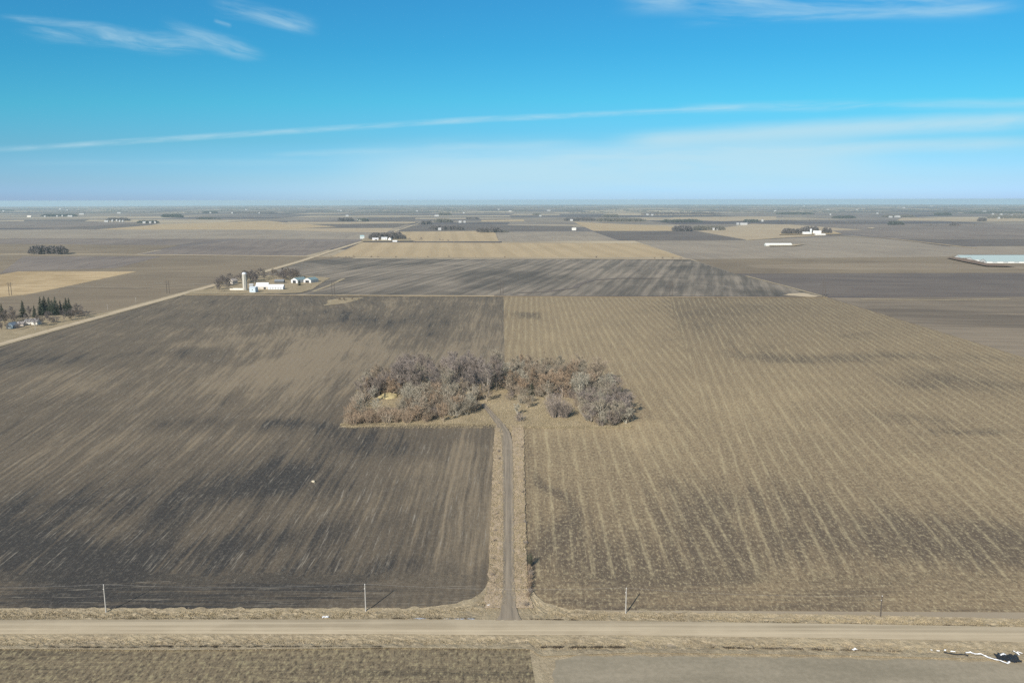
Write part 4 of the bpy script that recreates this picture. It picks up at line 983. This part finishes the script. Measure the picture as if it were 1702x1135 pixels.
sky = nt.n.new('ShaderNodeTexSky'); sky.sky_type = 'NISHITA'; sky.sun_disc = False; sky.sun_elevation = SUN_EL; sky.sun_rotation = SUN_AZ; sky.altitude = 300; sky.air_density = 1.0; sky.dust_density = .6; sky.ozone_density = 2.0
tc = nt.n.new('ShaderNodeTexCoord'); dx, dy, dz = nt.sep(tc.outputs['Generated'])
yy = nt.m('MAXIMUM', dy, .05); U = dx / yy; V = dz / yy
front = nt.sm(dy, .1, .3)
col = X(nt, sky.outputs[0])
# colour of clear cold air, deep azure above, paler cyan low down
tr = nt.n.new('ShaderNodeValToRGB'); nt.put(tr.inputs[0], V * 1.0); el = tr.color_ramp.elements
TS = [(0,(.75,1.18,2.12)),(.012,(.67,1.16,2.08)),(.025,(.58,1.05,1.75)),(.071,(.37,.93,1.30)),(.117,(.27,1.03,1.26)),(.178,(.21,.985,1.26)),(.246,(.22,.98,1.30)),(.45,(.45,.95,1.15)),(1.0,(.62,.95,1.10))]
el[0].position = 0; el[0].color = (*[q / 3 for q in TS[0][1]], 1); el[1].position = TS[1][0]; el[1].color = (*[q / 3 for q in TS[1][1]], 1)
for p_, c_ in TS[2:]: e_ = el.new(p_); e_.color = (*[q / 3 for q in c_], 1)
tint = nt.mix(1.0, X(nt, tr.outputs[0]), (3., 3., 3.), 'MULTIPLY')
tint = nt.mix(nt.sm(U * U, .02, .5) * nt.sm(V, .0, .2, 1., .15), tint, nt.mix(1.0, tint, (1.02,.97,1.02), 'MULTIPLY'))
col = nt.mix(1.0, col, tint, 'MULTIPLY')
def UV(px, py): d = ray(px, py); return d.x / d.y, d.z / d.y
wn = nt.noise(nt.comb(U * 3, V * 14), 1.0, 4, .6); wob = (wn - .5)
def stroke(p, q, width, amt, stretch=(5, 60), lo_=.35, hi_=.7, endsoft=.25, seed=0.0, wobble=.02, bow=0.0):
    (u0, v0), (u1, v1) = UV(*p), UV(*q); L = math.hypot(u1 - u0, v1 - v0); cx, cy = (u0 + u1) / 2, (v0 + v1) / 2; ca, sa = (u1 - u0) / L, (v1 - v0) / L
    a = (U - cx) * ca + (V - cy) * sa; c = (V - cy) * ca - (U - cx) * sa
    c = c + wob * wobble
    if bow: c = c + a * a * bow
    w_ = width / FPX
    g = nt.sm(nt.m('ABSOLUTE', c), 0.0, w_, 1.0, 0.0); e = nt.sm(nt.m('ABSOLUTE', a), L / 2 * (1 - endsoft), L / 2 * (1 + endsoft * .3), 1.0, 0.0)
    n = nt.noise(nt.comb(a * stretch[0], c * stretch[1]), 1.0, 5, .62, .4, off=seed + 1.3)
    return g * e * nt.sm(n, lo_, hi_) * amt
strokes = [
 stroke((-60,253), (880,193), 7, .48, (14, 120), .2, .7, .45, 1, .003),
 stroke((700,204), (1290,176), 7, .46, (14, 120), .2, .7, .35, 2, .003),
 stroke((1130,181), (1800,170), 13, .35, (6, 60), .25, .65, .2, 3, .006),
 stroke((1020,236), (1760,197), 24, .66, (4, 40), .15, .55, .25, 4, .012),
 stroke((420,262), (960,238), 12, .30, (5, 60), .3, .65, .3, 5, .01),
 stroke((560,285), (1500,262), 58, .60, (3, 22), .12, .55, .4, 6, .02), stroke((860,262), (1760,236), 18, .5, (4, 40), .2, .6, .3, 21, .01),
 stroke((350,320), (1800,300), 60, .36, (2, 16), .1, .6, .5, 7, .02),
 stroke((30,42), (340,76), 24, .60, (8, 60), .30, .78, .45, 8, .035),
 stroke((270,42), (440,92), 20, .46, (9, 60), .32, .78, .5, 9, .03),
 stroke((0,28), (180,44), 9, .30, (9, 70), .35, .7, .4, 15, .02),
 stroke((350,4), (525,48), 22, .56, (8, 50), .30, .75, .5, 10, .02),
 stroke((355,34), (385,44), 6, .35, (12, 60), .3, .7, .4, 16, .01),
 stroke((1030,-6), (1640,2), 36, .62, (5, 38), .28, .68, .3, 11, .02, .0),
 stroke((1130,36), (1700,8), 15, .38, (6, 60), .3, .7, .3, 12, .012),
 stroke((0,270), (700,268), 10, .14, (5, 50), .3, .7, .4, 13, .01),
 stroke((1200,262), (1800,240), 26, .20, (4, 40), .3, .7, .4, 14, .01)]
acc = 1.0
for s_ in strokes: acc = (1 - s_) * acc
cl = (1 - acc) * front
col = nt.mix(cl, col, (6.6, 9.0, 10.0))
nt.put(bg.inputs['Color'], col); bg.inputs['Strength'].default_value = .06
# the air
hz = MB(); hz.box(-49000, 49000, -49000, 49000, -146, 121.5)
hm = bpy.data.materials.new('air'); hm.use_nodes = True; hn = hm.node_tree; hn.nodes.clear()
ho = hn.nodes.new('ShaderNodeOutputMaterial'); hv = hn.nodes.new('ShaderNodeVolumePrincipled'); hv.inputs['Color'].default_value = (.66, .89, 1, 1); hv.inputs['Density'].default_value = 4.6e-5; hv.inputs['Anisotropy'].default_value = .1
hn.links.new(hv.outputs[0], ho.inputs['Volume'])
tag(hz.build('haze', hm), kind='stuff', label='thin blue haze over the plain', cat='haze')
sc = bpy.context.scene
sc.view_settings.view_transform = 'Standard'; sc.view_settings.look = 'None'; sc.view_settings.exposure = 0.5; sc.view_settings.gamma = 1
sc.cycles.max_bounces = 4; sc.cycles.diffuse_bounces = 2; sc.cycles.volume_bounces = 1; sc.cycles.use_denoising = False
